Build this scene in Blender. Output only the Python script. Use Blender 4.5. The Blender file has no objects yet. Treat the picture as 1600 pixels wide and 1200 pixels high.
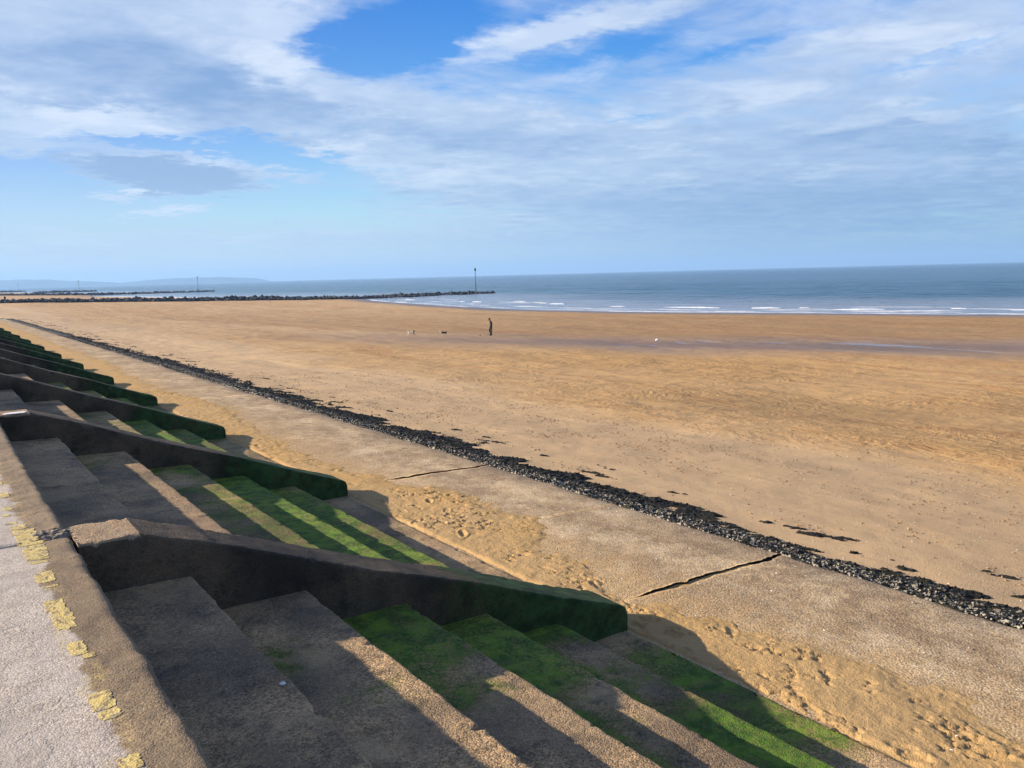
import bpy, bmesh, math, random
import numpy as np
from mathutils import Vector, Matrix

random.seed(7)
RNG = np.random.default_rng(11)
scene = bpy.context.scene
COL = scene.collection
rad = math.radians

# ------------------------------------------------------------------ camera
F = 1290.0                                   # focal length in pixels of a 1600 px wide frame
PITCH = math.atan(171 / F)
ROLL = rad(1.47)
YAW = math.atan(926 / math.hypot(F, 171))    # to the right of +y (the line of the sea wall)
fwd = Vector((math.sin(YAW) * math.cos(PITCH), math.cos(YAW) * math.cos(PITCH), -math.sin(PITCH)))
r0 = Vector((math.cos(YAW), -math.sin(YAW), 0))
u0 = r0.cross(fwd)
rgt = r0 * math.cos(ROLL) - u0 * math.sin(ROLL)
upv = u0 * math.cos(ROLL) + r0 * math.sin(ROLL)
cam_d = bpy.data.cameras.new('camera')
cam = bpy.data.objects.new('camera', cam_d)
COL.objects.link(cam)
m = Matrix((rgt, upv, -fwd)).transposed().to_4x4()
m.translation = Vector((0, 0, 1.6))
cam.matrix_world = m
cam_d.sensor_width = 36
cam_d.lens = 36 * F / 1600
cam_d.clip_start = 0.05
cam_d.clip_end = 60000
scene.camera = cam

# ------------------------------------------------------------------ exposure
vs = scene.view_settings
vs.view_transform = 'Standard'
vs.look = 'None'
vs.gamma = 1.0
vs.use_curve_mapping = False
vs.exposure = 1.1

# ------------------------------------------------------------------ sun
SUN_DIR = Vector((2.0, -1.52, -1.0)).normalized()     # the way the light travels
sun_d = bpy.data.lights.new('sun', 'SUN')
sun_d.energy = 5.0
sun_d.angle = rad(0.5)
sun_d.color = (1.0, 0.90, 0.76)
sun = bpy.data.objects.new('sun', sun_d)
COL.objects.link(sun)
sun.rotation_euler = SUN_DIR.to_track_quat('-Z', 'Y').to_euler()
SUN_EL = math.asin(-SUN_DIR.z)
SUN_AZ = math.atan2(-SUN_DIR.x, -SUN_DIR.y)           # clockwise from +y


# ------------------------------------------------------------------ node helpers
class NT:
    def __init__(self, tree):
        self.t = tree
        self.n = tree.nodes
        self.l = tree.links

    def new(self, typ, **props):
        nd = self.n.new(typ)
        for k, v in props.items():
            setattr(nd, k, v)
        return nd

    def put(self, sock, v):
        if isinstance(v, bpy.types.NodeSocket):
            self.l.new(v, sock)
        elif v is not None:
            if isinstance(v, (tuple, list)):
                if sock.type == 'RGBA' and len(v) == 3:
                    v = tuple(v) + (1,)
                sock.default_value = v
            elif sock.type == 'RGBA':
                sock.default_value = (v, v, v, 1)
            elif sock.type == 'VECTOR':
                sock.default_value = (v, v, v)
            else:
                sock.default_value = v

    def math(self, op, a, b=None, c=None, clamp=False):
        nd = self.new('ShaderNodeMath', operation=op, use_clamp=clamp)
        self.put(nd.inputs[0], a)
        self.put(nd.inputs[1], b)
        self.put(nd.inputs[2], c)
        return nd.outputs[0]

    def vmath(self, op, a, b=None):
        nd = self.new('ShaderNodeVectorMath', operation=op)
        self.put(nd.inputs[0], a)
        self.put(nd.inputs[1], b)
        return nd.outputs[0]

    def mul(self, a, b): return self.math('MULTIPLY', a, b)
    def add(self, a, b): return self.math('ADD', a, b)
    def sub(self, a, b): return self.math('SUBTRACT', a, b)

    def noise(self, vec, scale, detail=2.0, rough=0.5, dist=0.0, out=0, lac=2.0):
        nd = self.new('ShaderNodeTexNoise')
        self.put(nd.inputs['Vector'], vec)
        self.put(nd.inputs['Scale'], scale)
        self.put(nd.inputs['Detail'], detail)
        self.put(nd.inputs['Roughness'], rough)
        self.put(nd.inputs['Lacunarity'], lac)
        self.put(nd.inputs['Distortion'], dist)
        return nd.outputs[out]

    def voro(self, vec, scale, feature='F1', out='Distance', rnd=1.0):
        nd = self.new('ShaderNodeTexVoronoi', feature=feature)
        self.put(nd.inputs['Vector'], vec)
        self.put(nd.inputs['Scale'], scale)
        self.put(nd.inputs['Randomness'], rnd)
        return nd.outputs[out]

    def scale(self, vec, s):
        nd = self.new('ShaderNodeMapping')
        self.put(nd.inputs['Vector'], vec)
        nd.inputs['Scale'].default_value = s
        return nd.outputs[0]

    def ss(self, v, lo, hi, a=0.0, b=1.0, kind='SMOOTHSTEP'):
        nd = self.new('ShaderNodeMapRange', interpolation_type=kind)
        self.put(nd.inputs[0], v)
        nd.inputs[1].default_value = lo
        nd.inputs[2].default_value = hi
        nd.inputs[3].default_value = a
        nd.inputs[4].default_value = b
        return nd.outputs[0]

    def mix(self, f, a, b, blend='MIX'):
        nd = self.new('ShaderNodeMix', data_type='RGBA', blend_type=blend)
        nd.clamp_factor = True
        self.put(nd.inputs[0], f)
        self.put(nd.inputs[6], a)
        self.put(nd.inputs[7], b)
        return nd.outputs[2]

    def attr(self, name, out='Fac'):
        return self.new('ShaderNodeAttribute', attribute_name=name).outputs[out]

    def pos(self):
        return self.new('ShaderNodeNewGeometry').outputs['Position']

    def sep(self, v):
        return self.new_sep(v).outputs

    def new_sep(self, v):
        nd = self.new('ShaderNodeSeparateXYZ')
        self.put(nd.inputs[0], v)
        return nd

    def comb(self, x, y, z):
        nd = self.new('ShaderNodeCombineXYZ')
        for i, v in enumerate((x, y, z)):
            self.put(nd.inputs[i], v)
        return nd.outputs[0]

    def bump(self, h, strength, dist, normal=None):
        nd = self.new('ShaderNodeBump')
        self.put(nd.inputs['Height'], h)
        self.put(nd.inputs['Strength'], strength)
        self.put(nd.inputs['Distance'], dist)
        self.put(nd.inputs['Normal'], normal)
        return nd.outputs[0]


def material(name):
    mt = bpy.data.materials.new(name)
    mt.use_nodes = True
    nt = NT(mt.node_tree)
    bs = mt.node_tree.nodes['Principled BSDF']
    return mt, nt, bs


def plain(name, col, rough=0.7, var=0.25, scale=8.0, metal=0.0, bump=0.0):
    mt, nt, bs = material(name)
    p = nt.pos()
    n = nt.noise(p, scale, 4, 0.6)
    c = nt.mix(nt.ss(n, 0.3, 0.7), tuple(v * (1 - var) for v in col), tuple(min(1, v * (1 + var)) for v in col))
    nt.put(bs.inputs['Base Color'], c)
    bs.inputs['Roughness'].default_value = rough
    bs.inputs['Metallic'].default_value = metal
    if bump:
        nt.put(bs.inputs['Normal'], nt.bump(nt.noise(p, scale * 4, 4), 0.8, bump))
    return mt


# ------------------------------------------------------------------ world: sky and clouds
world = bpy.data.worlds.new('World')
scene.world = world
world.use_nodes = True
world.cycles.sampling_method = 'MANUAL'
world.cycles.sample_map_resolution = 512
W = NT(world.node_tree)
W.n.clear()
w_out = W.new('ShaderNodeOutputWorld')
w_bg = W.new('ShaderNodeBackground')
W.l.new(w_bg.outputs[0], w_out.inputs[0])
SKY_STRENGTH = 0.10
w_bg.inputs['Strength'].default_value = SKY_STRENGTH
sky = W.new('ShaderNodeTexSky', sky_type='NISHITA')
sky.sun_disc = False
sky.sun_elevation = SUN_EL
sky.sun_rotation = SUN_AZ
sky.altitude = 10
sky.air_density = 1.0
sky.dust_density = 0.4
sky.ozone_density = 2.0
direc = W.vmath('NORMALIZE', W.new('ShaderNodeTexCoord').outputs['Generated'])
dx, dy, dz = W.sep(direc)
az = W.math('ARCTAN2', dx, dy)
el = W.math('ARCSINE', dz)
AZ0 = YAW


def img_dir(px, py):
    """azimuth and elevation of one direction of view, used to lay out the cloud banks"""
    d = fwd + rgt * ((px - 800) / F) - upv * ((py - 600) / F)
    d.normalize()
    return math.atan2(d.x, d.y), math.asin(d.z)


# clouds lie on a high flat layer: project the direction to it
zc = W.math('MAXIMUM', W.add(dz, 0.06), 0.02)
plane = W.comb(W.math('DIVIDE', dx, zc), W.math('DIVIDE', dy, zc), 0.0)
warp = W.noise(plane, 1.1, 4, 0.6, out=1)
warp2 = W.noise(plane, 5.0, 5, 0.62, out=1)
wv = W.vmath('SUBTRACT', warp, (0.5, 0.5, 0.5))
wv2 = W.vmath('SUBTRACT', warp2, (0.5, 0.5, 0.5))
wx, wy, _ = W.sep(wv)
wx2, wy2, _ = W.sep(wv2)
warp3 = W.noise(plane, 16.0, 4, 0.65, out=1)
wx3, wy3, _ = W.sep(W.vmath('SUBTRACT', warp3, (0.5, 0.5, 0.5)))
azw = W.add(az, W.add(W.mul(wx, 0.13), W.add(W.mul(wx2, 0.085), W.mul(wx3, 0.04))))
elw = W.add(el, W.add(W.mul(wy, 0.042), W.add(W.mul(wy2, 0.036), W.mul(wy3, 0.018))))


def blob(px, py, sx, sy, tilt=0.0, sharp=1.0, warped=True):
    """soft elliptical bank centred on one direction; sizes in 1/1290 rad"""
    a0, e0 = img_dir(px, py)
    A, E_ = (azw, elw) if warped else (az, el)
    da = W.mul(W.sub(A, a0), F)
    de = W.mul(W.sub(E_, e0), F)
    c, s = math.cos(rad(tilt)), math.sin(rad(tilt))
    u = W.add(W.mul(da, c / sx), W.mul(de, s / sx))
    v = W.add(W.mul(da, -s / sy), W.mul(de, c / sy))
    r2 = W.add(W.mul(u, u), W.mul(v, v))
    return W.math('EXPONENT', W.mul(W.math('POWER', r2, sharp), -1.0))


def summed(items):
    tot = None
    for it in items:
        k = it[0]
        b = W.mul(blob(*it[1:]), k)
        tot = b if tot is None else W.add(tot, b)
    return tot


stretch = W.scale(plane, (1.0, 1.0, 1.0))
n_big = W.noise(stretch, 0.55, 5, 0.55, 0.3)
n_mid = W.noise(W.vmath('ADD', stretch, (7.3, 2.1, 0)), 1.7, 8, 0.62, 0.4)
streak_v = W.new('ShaderNodeMapping')
W.put(streak_v.inputs['Vector'], plane)
streak_v.inputs['Rotation'].default_value = (0, 0, rad(35))
streak_v.inputs['Scale'].default_value = (0.5, 2.2, 1)
n_str = W.noise(streak_v.outputs[0], 1.5, 8, 0.6, 0.5)
n_fine = W.noise(W.vmath('ADD', plane, (3.1, 9.2, 0)), 4.2, 8, 0.62, 0.2)
cover_mask = summed([
    (0.70, 160, 60, 330, 140, 4, 1.8),        # the big bank upper left
    (0.55, 350, 150, 190, 66, -14, 1.6),
    (0.42, 640, 175, 240, 40, -6, 1.4),       # its arm to the right
    (0.42, 560, 236, 190, 24, -22, 1.4),
    (0.40, 800, 230, 300, 60, -8, 1.3),
    (0.72, 130, 174, 130, 22, 4, 1.4),        # bright edge below the bank
    (0.62, 850, 50, 120, 22, 16, 1.4),
    (0.40, 1000, 14, 120, 16, 10, 1.3),
    (0.30, 1240, 165, 430, 95, 8, 1.2),
    (0.30, 1450, 260, 460, 80, 0, 1.1),
    (0.30, 1050, 330, 520, 60, 0, 1.0),
    (0.34, 1500, 40, 170, 50, 12, 1.2),
    (1.25, 270, 278, 118, 26, -2, 2.6),       # the dark lens
    (0.34, 450, 268, 90, 8, 2, 1.2),
    (1.10, 236, 328, 62, 6, 3, 1.6),
    (0.95, 182, 305, 34, 5, 2, 1.4),
    (0.24, 350, 372, 330, 20, 0, 1.0),
    (0.34, 40, 240, 70, 10, -3, 1.2),
    (-0.95, 600, 60, 104, 46, 10, 1.3),       # the blue hole
    (-0.45, 690, 30, 70, 36, 20, 1.4),
    (-0.95, 430, 236, 120, 20, -11, 1.5),     # blue strips
    (-0.90, 300, 230, 150, 9, -3, 1.5),
    (-0.45, 90, 262, 110, 18, 0, 1.2),
    (-0.60, 90, 312, 130, 34, 0, 1.2),
    (-0.55, 430, 306, 170, 24, 0, 1.2),
    (-0.35, 330, 345, 260, 14, 0, 1.2),
    (-0.26, 960, 78, 110, 15, 12, 1.3),
    (-0.22, 1130, 84, 120, 10, 8, 1.2),
    (-0.42, 1460, 92, 90, 11, 10, 1.2),
    (-0.36, 985, 188, 70, 7, 4, 1.2),
    (-0.40, 60, 184, 90, 6, -2, 1.3),
])
cover = W.add(cover_mask, W.add(W.mul(n_big, 0.35), W.add(W.mul(n_mid, 0.80), W.add(W.mul(n_str, 0.55), W.mul(n_fine, 0.52)))))
cover = W.sub(cover, 0.755)
alpha = W.ss(cover, 0.02, 0.82)
# brightness of the cloud: thin edges are white, thick bellies grey-blue
belly = summed([
    (0.80, 350, 152, 180, 46, -14, 1.5),
    (0.40, 120, 110, 240, 60, 0, 1.3),
    (1.35, 270, 278, 112, 24, -2, 2.2),
    (0.50, 760, 212, 190, 22, -8, 1.3),
    (0.60, 1300, 330, 420, 50, 0, 1.0),
    (0.45, 1500, 225, 220, 20, -4, 1.0),
    (0.35, 900, 320, 300, 20, -2, 1.0),
    (-0.75, 150, 186, 110, 20, 4, 1.3),
    (-0.5, 440, 30, 60, 70, 0, 1.2),
    (-0.9, 236, 327, 66, 9, 3, 1.4),
    (-0.9, 182, 304, 40, 7, 2, 1.4),
    (-0.5, 350, 252, 50, 5, -4, 1.4),
    (-0.5, 850, 46, 120, 22, 16, 1.2),
    (-0.4, 560, 240, 160, 14, -22, 1.2),
])
belly = W.add(belly, W.add(W.mul(W.sub(n_mid, 0.5), 1.3), W.add(W.mul(W.sub(n_big, 0.5), 0.9), W.mul(W.sub(n_fine, 0.5), 1.5))))
belly = W.ss(belly, -0.45, 1.0, kind='LINEAR')
K = 1.0 / SKY_STRENGTH
white = (0.298 * K, 0.352 * K, 0.445 * K)
grey = (0.102 * K, 0.176 * K, 0.315 * K)
cloud = W.mix(belly, white, grey)
cloud = W.mix(W.mul(W.ss(n_mid, 0.46, 0.64), W.mul(W.ss(belly, 0.70, 0.25), 0.75)), cloud, (0.40 * K, 0.435 * K, 0.49 * K))
hsv = W.new('ShaderNodeHueSaturation')
hsv.inputs['Hue'].default_value = 0.515
hsv.inputs['Saturation'].default_value = 1.55
hsv.inputs['Value'].default_value = 0.92
W.put(hsv.inputs['Color'], sky.outputs[0])
clear = W.mix(1.0, hsv.outputs[0], W.mix(W.ss(az, AZ0 - 0.62, AZ0 + 0.10), (0.50, 0.54, 0.74), (0.74, 0.98, 1.06)), 'MULTIPLY')
comp = W.mix(W.mul(alpha, 0.93), clear, cloud)
# pale murk low over the water
low_l = (0.270 * K, 0.350 * K, 0.430 * K)
low_r = (0.112 * K, 0.190 * K, 0.300 * K)
side = W.ss(az, AZ0 - 0.35, AZ0 + 0.50)
low = W.mix(side, low_l, low_r)
hz = W.math('EXPONENT', W.mul(W.math('MAXIMUM', el, 0.0), -9.5))
comp = W.mix(W.mul(hz, 0.93), comp, low)
W.l.new(comp, w_bg.inputs['Color'])


# ------------------------------------------------------------------ numpy noise and mesh helpers
def _h(ix, iy, seed):
    n = (ix.astype(np.int64) * 374761393 + iy.astype(np.int64) * 668265263 + seed * 982451653) & 0x7fffffff
    n = ((n ^ (n >> 13)) * 1274126177) & 0x7fffffff
    n = n ^ (n >> 16)
    return (n & 0xffffff) / float(0xffffff)


def vnoise(x, y, seed=0):
    ix, iy = np.floor(x), np.floor(y)
    fx, fy = x - ix, y - iy
    fx = fx * fx * fx * (fx * (fx * 6 - 15) + 10)
    fy = fy * fy * fy * (fy * (fy * 6 - 15) + 10)
    a, b = _h(ix, iy, seed), _h(ix + 1, iy, seed)
    c, d = _h(ix, iy + 1, seed), _h(ix + 1, iy + 1, seed)
    return (a * (1 - fx) + b * fx) * (1 - fy) + (c * (1 - fx) + d * fx) * fy * 1.0


def fbm(x, y, oct=4, seed=0, gain=0.5):
    s, a, tot = 0, 1.0, 0
    for o in range(oct):
        s = s + a * vnoise(x * 2 ** o + 17.3 * o, y * 2 ** o - 9.1 * o, seed + o)
        tot += a
        a *= gain
    return s / tot


def sst(x, a, b):
    t = np.clip((x - a) / (b - a), 0, 1)
    return t * t * (3 - 2 * t)


def link(o, parent=None):
    COL.objects.link(o)
    if parent is not None:
        o.parent = parent
    return o


def tag(o, label=None, cat=None, group=None, kind=None):
    if label: o['label'] = label
    if cat: o['category'] = cat
    if group: o['group'] = group
    if kind: o['kind'] = kind
    return o


def empty(name, loc=(0, 0, 0), rz=0.0):
    o = bpy.data.objects.new(name, None)
    o.location = loc
    o.rotation_euler = (0, 0, rz)
    o.empty_display_size = 0.2
    return link(o)


def mesh_np(name, V, Q, mat, smooth=True, attrs=None, colors=None):
    """mesh from an (n,3) vertex array and an (m,k) face array"""
    me = bpy.data.meshes.new(name)
    V = np.asarray(V, np.float32).reshape(-1, 3)
    Q = np.asarray(Q, np.int32)
    k = Q.shape[1]
    me.vertices.add(len(V))
    me.vertices.foreach_set('co', V.ravel())
    me.loops.add(Q.size)
    me.loops.foreach_set('vertex_index', Q.ravel())
    me.polygons.add(len(Q))
    me.polygons.foreach_set('loop_start', np.arange(0, Q.size, k, dtype=np.int32))
    me.polygons.foreach_set('use_smooth', np.full(len(Q), smooth, dtype=bool))
    me.update(calc_edges=True)
    for an, av in (attrs or {}).items():
        at = me.attributes.new(an, 'FLOAT', 'POINT')
        at.data.foreach_set('value', np.asarray(av, np.float32).ravel())
    for an, av in (colors or {}).items():
        at = me.attributes.new(an, 'FLOAT_COLOR', 'POINT')
        c4 = np.ones((len(V), 4), np.float32)
        c4[:, :3] = np.asarray(av, np.float32).reshape(-1, 3)
        at.data.foreach_set('color', c4.ravel())
    if mat:
        me.materials.append(mat)
    return me


def grid_quads(n, m, wrap=False):
    i = np.arange(n - 1)[:, None]
    j = np.arange(m if wrap else m - 1)[None, :]
    j2 = (j + 1) % m
    return np.stack([i * m + j, (i + 1) * m + j, (i + 1) * m + j2, i * m + j2], -1).reshape(-1, 4)


def obj(name, me, parent=None):
    return link(bpy.data.objects.new(name, me), parent)


def graded(a, b, first, ratio, cap=1e9):
    out, s = [a], first
    while out[-1] < b:
        out.append(out[-1] + s)
        s = min(s * ratio, cap)
    out[-1] = b
    return np.array(out)


def bm_object(name, bm, mat, parent=None, smooth=True):
    me = bpy.data.meshes.new(name)
    bm.to_mesh(me)
    bm.free()
    if smooth:
        for p in me.polygons:
            p.use_smooth = True
    me.materials.append(mat)
    return obj(name, me, parent)


# ------------------------------------------------------------------ materials
def concrete(name, light, dark, stain, agg=70.0, agg_amt=0.6, moss=True, bump=0.006, rough=0.9, promenade=False, fleck=0.30,
             weed=((0.028, 0.092, 0.004), (0.140, 0.250, 0.012), (0.016, 0.036, 0.005))):
    """weathered exposed-aggregate concrete; the vertex attribute «moss» says where weed grows"""
    mt, nt, bs = material(name)
    p = nt.pos()
    px, py, pz = nt.sep(p)
    n1 = nt.noise(p, 0.9, 5, 0.62)
    n2 = nt.noise(p, 4.5, 6, 0.65)
    n3 = nt.noise(p, 22.0, 5, 0.7)
    col = nt.mix(nt.ss(n1, 0.36, 0.66), dark, light)
    col = nt.mix(nt.mul(nt.ss(n2, 0.50, 0.72), 0.75), col, stain)
    col = nt.mix(nt.mul(nt.ss(n3, 0.52, 0.75), 0.45), col, tuple(v * 0.45 for v in dark))
    if promenade:
        # the pale top screed ends in a ragged line short of the kerb edge
        ed = nt.add(px, nt.add(nt.mul(nt.sub(nt.noise(p, 2.3, 6, 0.62), 0.5), 0.34), nt.mul(nt.sub(nt.noise(p, 14, 4, 0.6), 0.5), 0.08)))
        k = nt.ss(ed, 0.405, 0.445)
        pale = nt.mix(nt.ss(n2, 0.35, 0.7), (0.435, 0.368, 0.305), (0.345, 0.288, 0.232))
        pale = nt.mix(nt.mul(nt.ss(n1, 0.55, 0.75), 0.5), pale, (0.31, 0.23, 0.165))
        col = nt.mix(k, pale, col)
        gl = nt.mul(nt.ss(px, 0.345, 0.375), nt.ss(px, 0.495, 0.465))
        gl = nt.mul(gl, nt.mul(nt.ss(nt.noise(nt.scale(p, (1.0, 0.5, 1)), 7.0, 6, 0.7), 0.47, 0.62), nt.ss(nt.noise(p, 48, 4, 0.7), 0.40, 0.60)))
        col = nt.mix(nt.mul(gl, 0.55), col, (0.50, 0.36, 0.12))
    # single stones of the aggregate
    vc = nt.new('ShaderNodeTexVoronoi', feature='F1')
    nt.put(vc.inputs['Vector'], p)
    vc.inputs['Scale'].default_value = agg
    g = nt.sep(vc.outputs['Color'])[0]
    stone = nt.mix(g, (0.30, 0.29, 0.27), (1.75, 1.68, 1.55))
    mk = nt.ss(nt.noise(p, 1.7, 3, 0.6), 0.30, 0.62)
    mk = nt.mul(mk, agg_amt)
    col = nt.mix(mk, col, nt.mix(1.0, col, stone, 'MULTIPLY'))
    vc2 = nt.voro(p, agg * 2.3, out='Color')
    g2 = nt.sep(vc2)[0]
    col = nt.mix(nt.mul(nt.ss(g2, 0.80, 0.97), fleck), col, (0.56, 0.46, 0.34))
    col = nt.mix(nt.mul(nt.ss(g2, 0.22, 0.02), 0.55), col, (0.035, 0.03, 0.026))
    peel = nt.mul(nt.ss(n2, 0.51, 0.54), nt.ss(n1, 0.46, 0.56))
    h = nt.add(nt.mul(nt.voro(p, agg), -0.7), nt.add(nt.add(nt.mul(n3, 0.9), nt.mul(peel, 0.9)), nt.mul(nt.noise(p, 130, 3, 0.6), 0.5)))
    if moss:
        ms = nt.attr('moss')
        nm = nt.add(nt.mul(nt.noise(p, 1.9, 8, 0.70, 0.8), 1.0), nt.mul(nt.noise(p, 30, 5, 0.75), 0.50))
        mm = nt.ss(nt.add(nt.mul(ms, 0.78), nt.mul(nt.sub(nm, 0.75), 1.9)), 0.24, 0.64)
        tone = nt.noise(p, 5.5, 5, 0.65)
        gcol = nt.mix(nt.ss(tone, 0.38, 0.64), weed[0], weed[1])
        gcol = nt.mix(nt.mul(nt.ss(nt.noise(p, 75, 3, 0.7), 0.45, 0.7), 0.5), gcol, weed[2])
        # thin olive film round the thick weed
        film = nt.ss(nt.add(ms, nt.sub(nm, 0.75)), 0.12, 0.50)
        col = nt.mix(nt.mul(film, 0.62), col, nt.mix(1.0, col, (0.50, 0.62, 0.22), 'MULTIPLY'))
        grain = nt.ss(nt.add(g, nt.mul(nt.sub(n3, 0.5), 1.4)), 0.95, 0.40, 0.35, 0.96)
        col = nt.mix(nt.mul(mm, grain), col, gcol)
        h = nt.add(h, nt.mul(mm, nt.mul(nt.noise(p, 60, 4, 0.7), 1.2)))
    nt.put(bs.inputs['Base Color'], col)
    bs.inputs['Roughness'].default_value = rough
    bs.inputs['Specular IOR Level'].default_value = 0.25
    nt.put(bs.inputs['Normal'], nt.bump(h, 1.0, bump))
    return mt


M_STEP = concrete('step_concrete', (0.43, 0.278, 0.140), (0.155, 0.103, 0.057), (0.064, 0.046, 0.032), agg=85, agg_amt=0.75, bump=0.006)
M_WALL = concrete('wall_concrete', (0.135, 0.094, 0.056), (0.038, 0.028, 0.018), (0.018, 0.014, 0.011), agg=80, agg_amt=0.25, bump=0.006, fleck=0.05,
                  weed=((0.012, 0.042, 0.009), (0.045, 0.115, 0.030), (0.010, 0.022, 0.008)))
M_CAP = concrete('wall_cap_concrete', (0.36, 0.25, 0.145), (0.19, 0.12, 0.062), (0.24, 0.125, 0.045), agg=90, agg_amt=0.3, moss=False, bump=0.004)
M_PROM = concrete('promenade_concrete', (0.27, 0.187, 0.108), (0.165, 0.114, 0.066), (0.21, 0.15, 0.088), agg=130, agg_amt=0.5, moss=False, bump=0.0024, fleck=0.16, promenade=True)
M_ROUGH = concrete('broken_concrete', (0.30, 0.25, 0.20), (0.15, 0.125, 0.10), (0.09, 0.075, 0.06), agg=45, agg_amt=0.9, moss=False, bump=0.014)
M_DIRT = plain('joint_dirt', (0.035, 0.028, 0.02), 0.95, 0.4, 20, bump=0.01)
M_WET_JOINT = plain('joint_weed', (0.022, 0.018, 0.012), 0.85, 0.5, 30, bump=0.01)


def apron_material():
    mt, nt, bs = material('apron_concrete')
    p = nt.pos()
    px, py, pz = nt.sep(p)
    n1 = nt.noise(p, 0.55, 5, 0.6)
    n2 = nt.noise(p, 3.2, 7, 0.66)
    n3 = nt.noise(p, 16, 5, 0.7)
    col = nt.mix(nt.ss(n1, 0.36, 0.66), (0.30, 0.202, 0.105), (0.46, 0.325, 0.178))
    col = nt.mix(nt.mul(nt.ss(n2, 0.45, 0.75), 0.5), col, (0.54, 0.40, 0.255))
    col = nt.mix(nt.mul(nt.ss(n2, 0.52, 0.36), 0.65), col, (0.20, 0.125, 0.068))
    n4 = nt.noise(nt.scale(p, (1.0, 0.45, 1)), 1.7, 7, 0.7, 0.5)
    col = nt.mix(nt.mul(nt.ss(n4, 0.52, 0.62), 0.45), col, (0.58, 0.44, 0.27))
    col = nt.mix(nt.mul(nt.ss(n4, 0.48, 0.38), 0.45), col, (0.22, 0.145, 0.085))
    # darker, damper strip next to the weed
    ed = nt.add(px, nt.mul(nt.sub(nt.noise(p, 1.2, 5, 0.65), 0.5), 1.1))
    col = nt.mix(nt.mul(nt.ss(ed, 7.9, 8.75), 0.75), col, (0.12, 0.084, 0.058))
    # blown sand thinning out seaward of the drift
    col = nt.mix(nt.mul(nt.ss(nt.add(ed, nt.mul(nt.sub(n2, 0.5), 1.6)), 7.5, 6.1), 0.85), col, (0.42, 0.27, 0.125))
    vc = nt.new('ShaderNodeTexVoronoi', feature='F1')
    nt.put(vc.inputs['Vector'], p)
    vc.inputs['Scale'].default_value = 62
    g = nt.sep(vc.outputs['Color'])[0]
    stone = nt.mix(g, (0.42, 0.40, 0.37), (1.55, 1.52, 1.45))
    col = nt.mix(0.55, col, nt.mix(1.0, col, stone, 'MULTIPLY'))
    g2 = nt.sep(nt.voro(p, 100, out='Color'))[0]
    col = nt.mix(nt.mul(nt.ss(g2, 0.84, 0.98), 0.32), col, (0.68, 0.57, 0.44))
    col = nt.mix(nt.mul(nt.ss(g2, 0.18, 0.02), 0.5), col, (0.06, 0.05, 0.04))
    nt.put(bs.inputs['Base Color'], col)
    bs.inputs['Roughness'].default_value = 0.92
    bs.inputs['Specular IOR Level'].default_value = 0.2
    h = nt.add(nt.mul(nt.voro(p, 46), -0.6), nt.add(nt.mul(n3, 0.7), nt.mul(n2, 0.8)))
    nt.put(bs.inputs['Normal'], nt.bump(h, 1.0, 0.009))
    return mt


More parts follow.
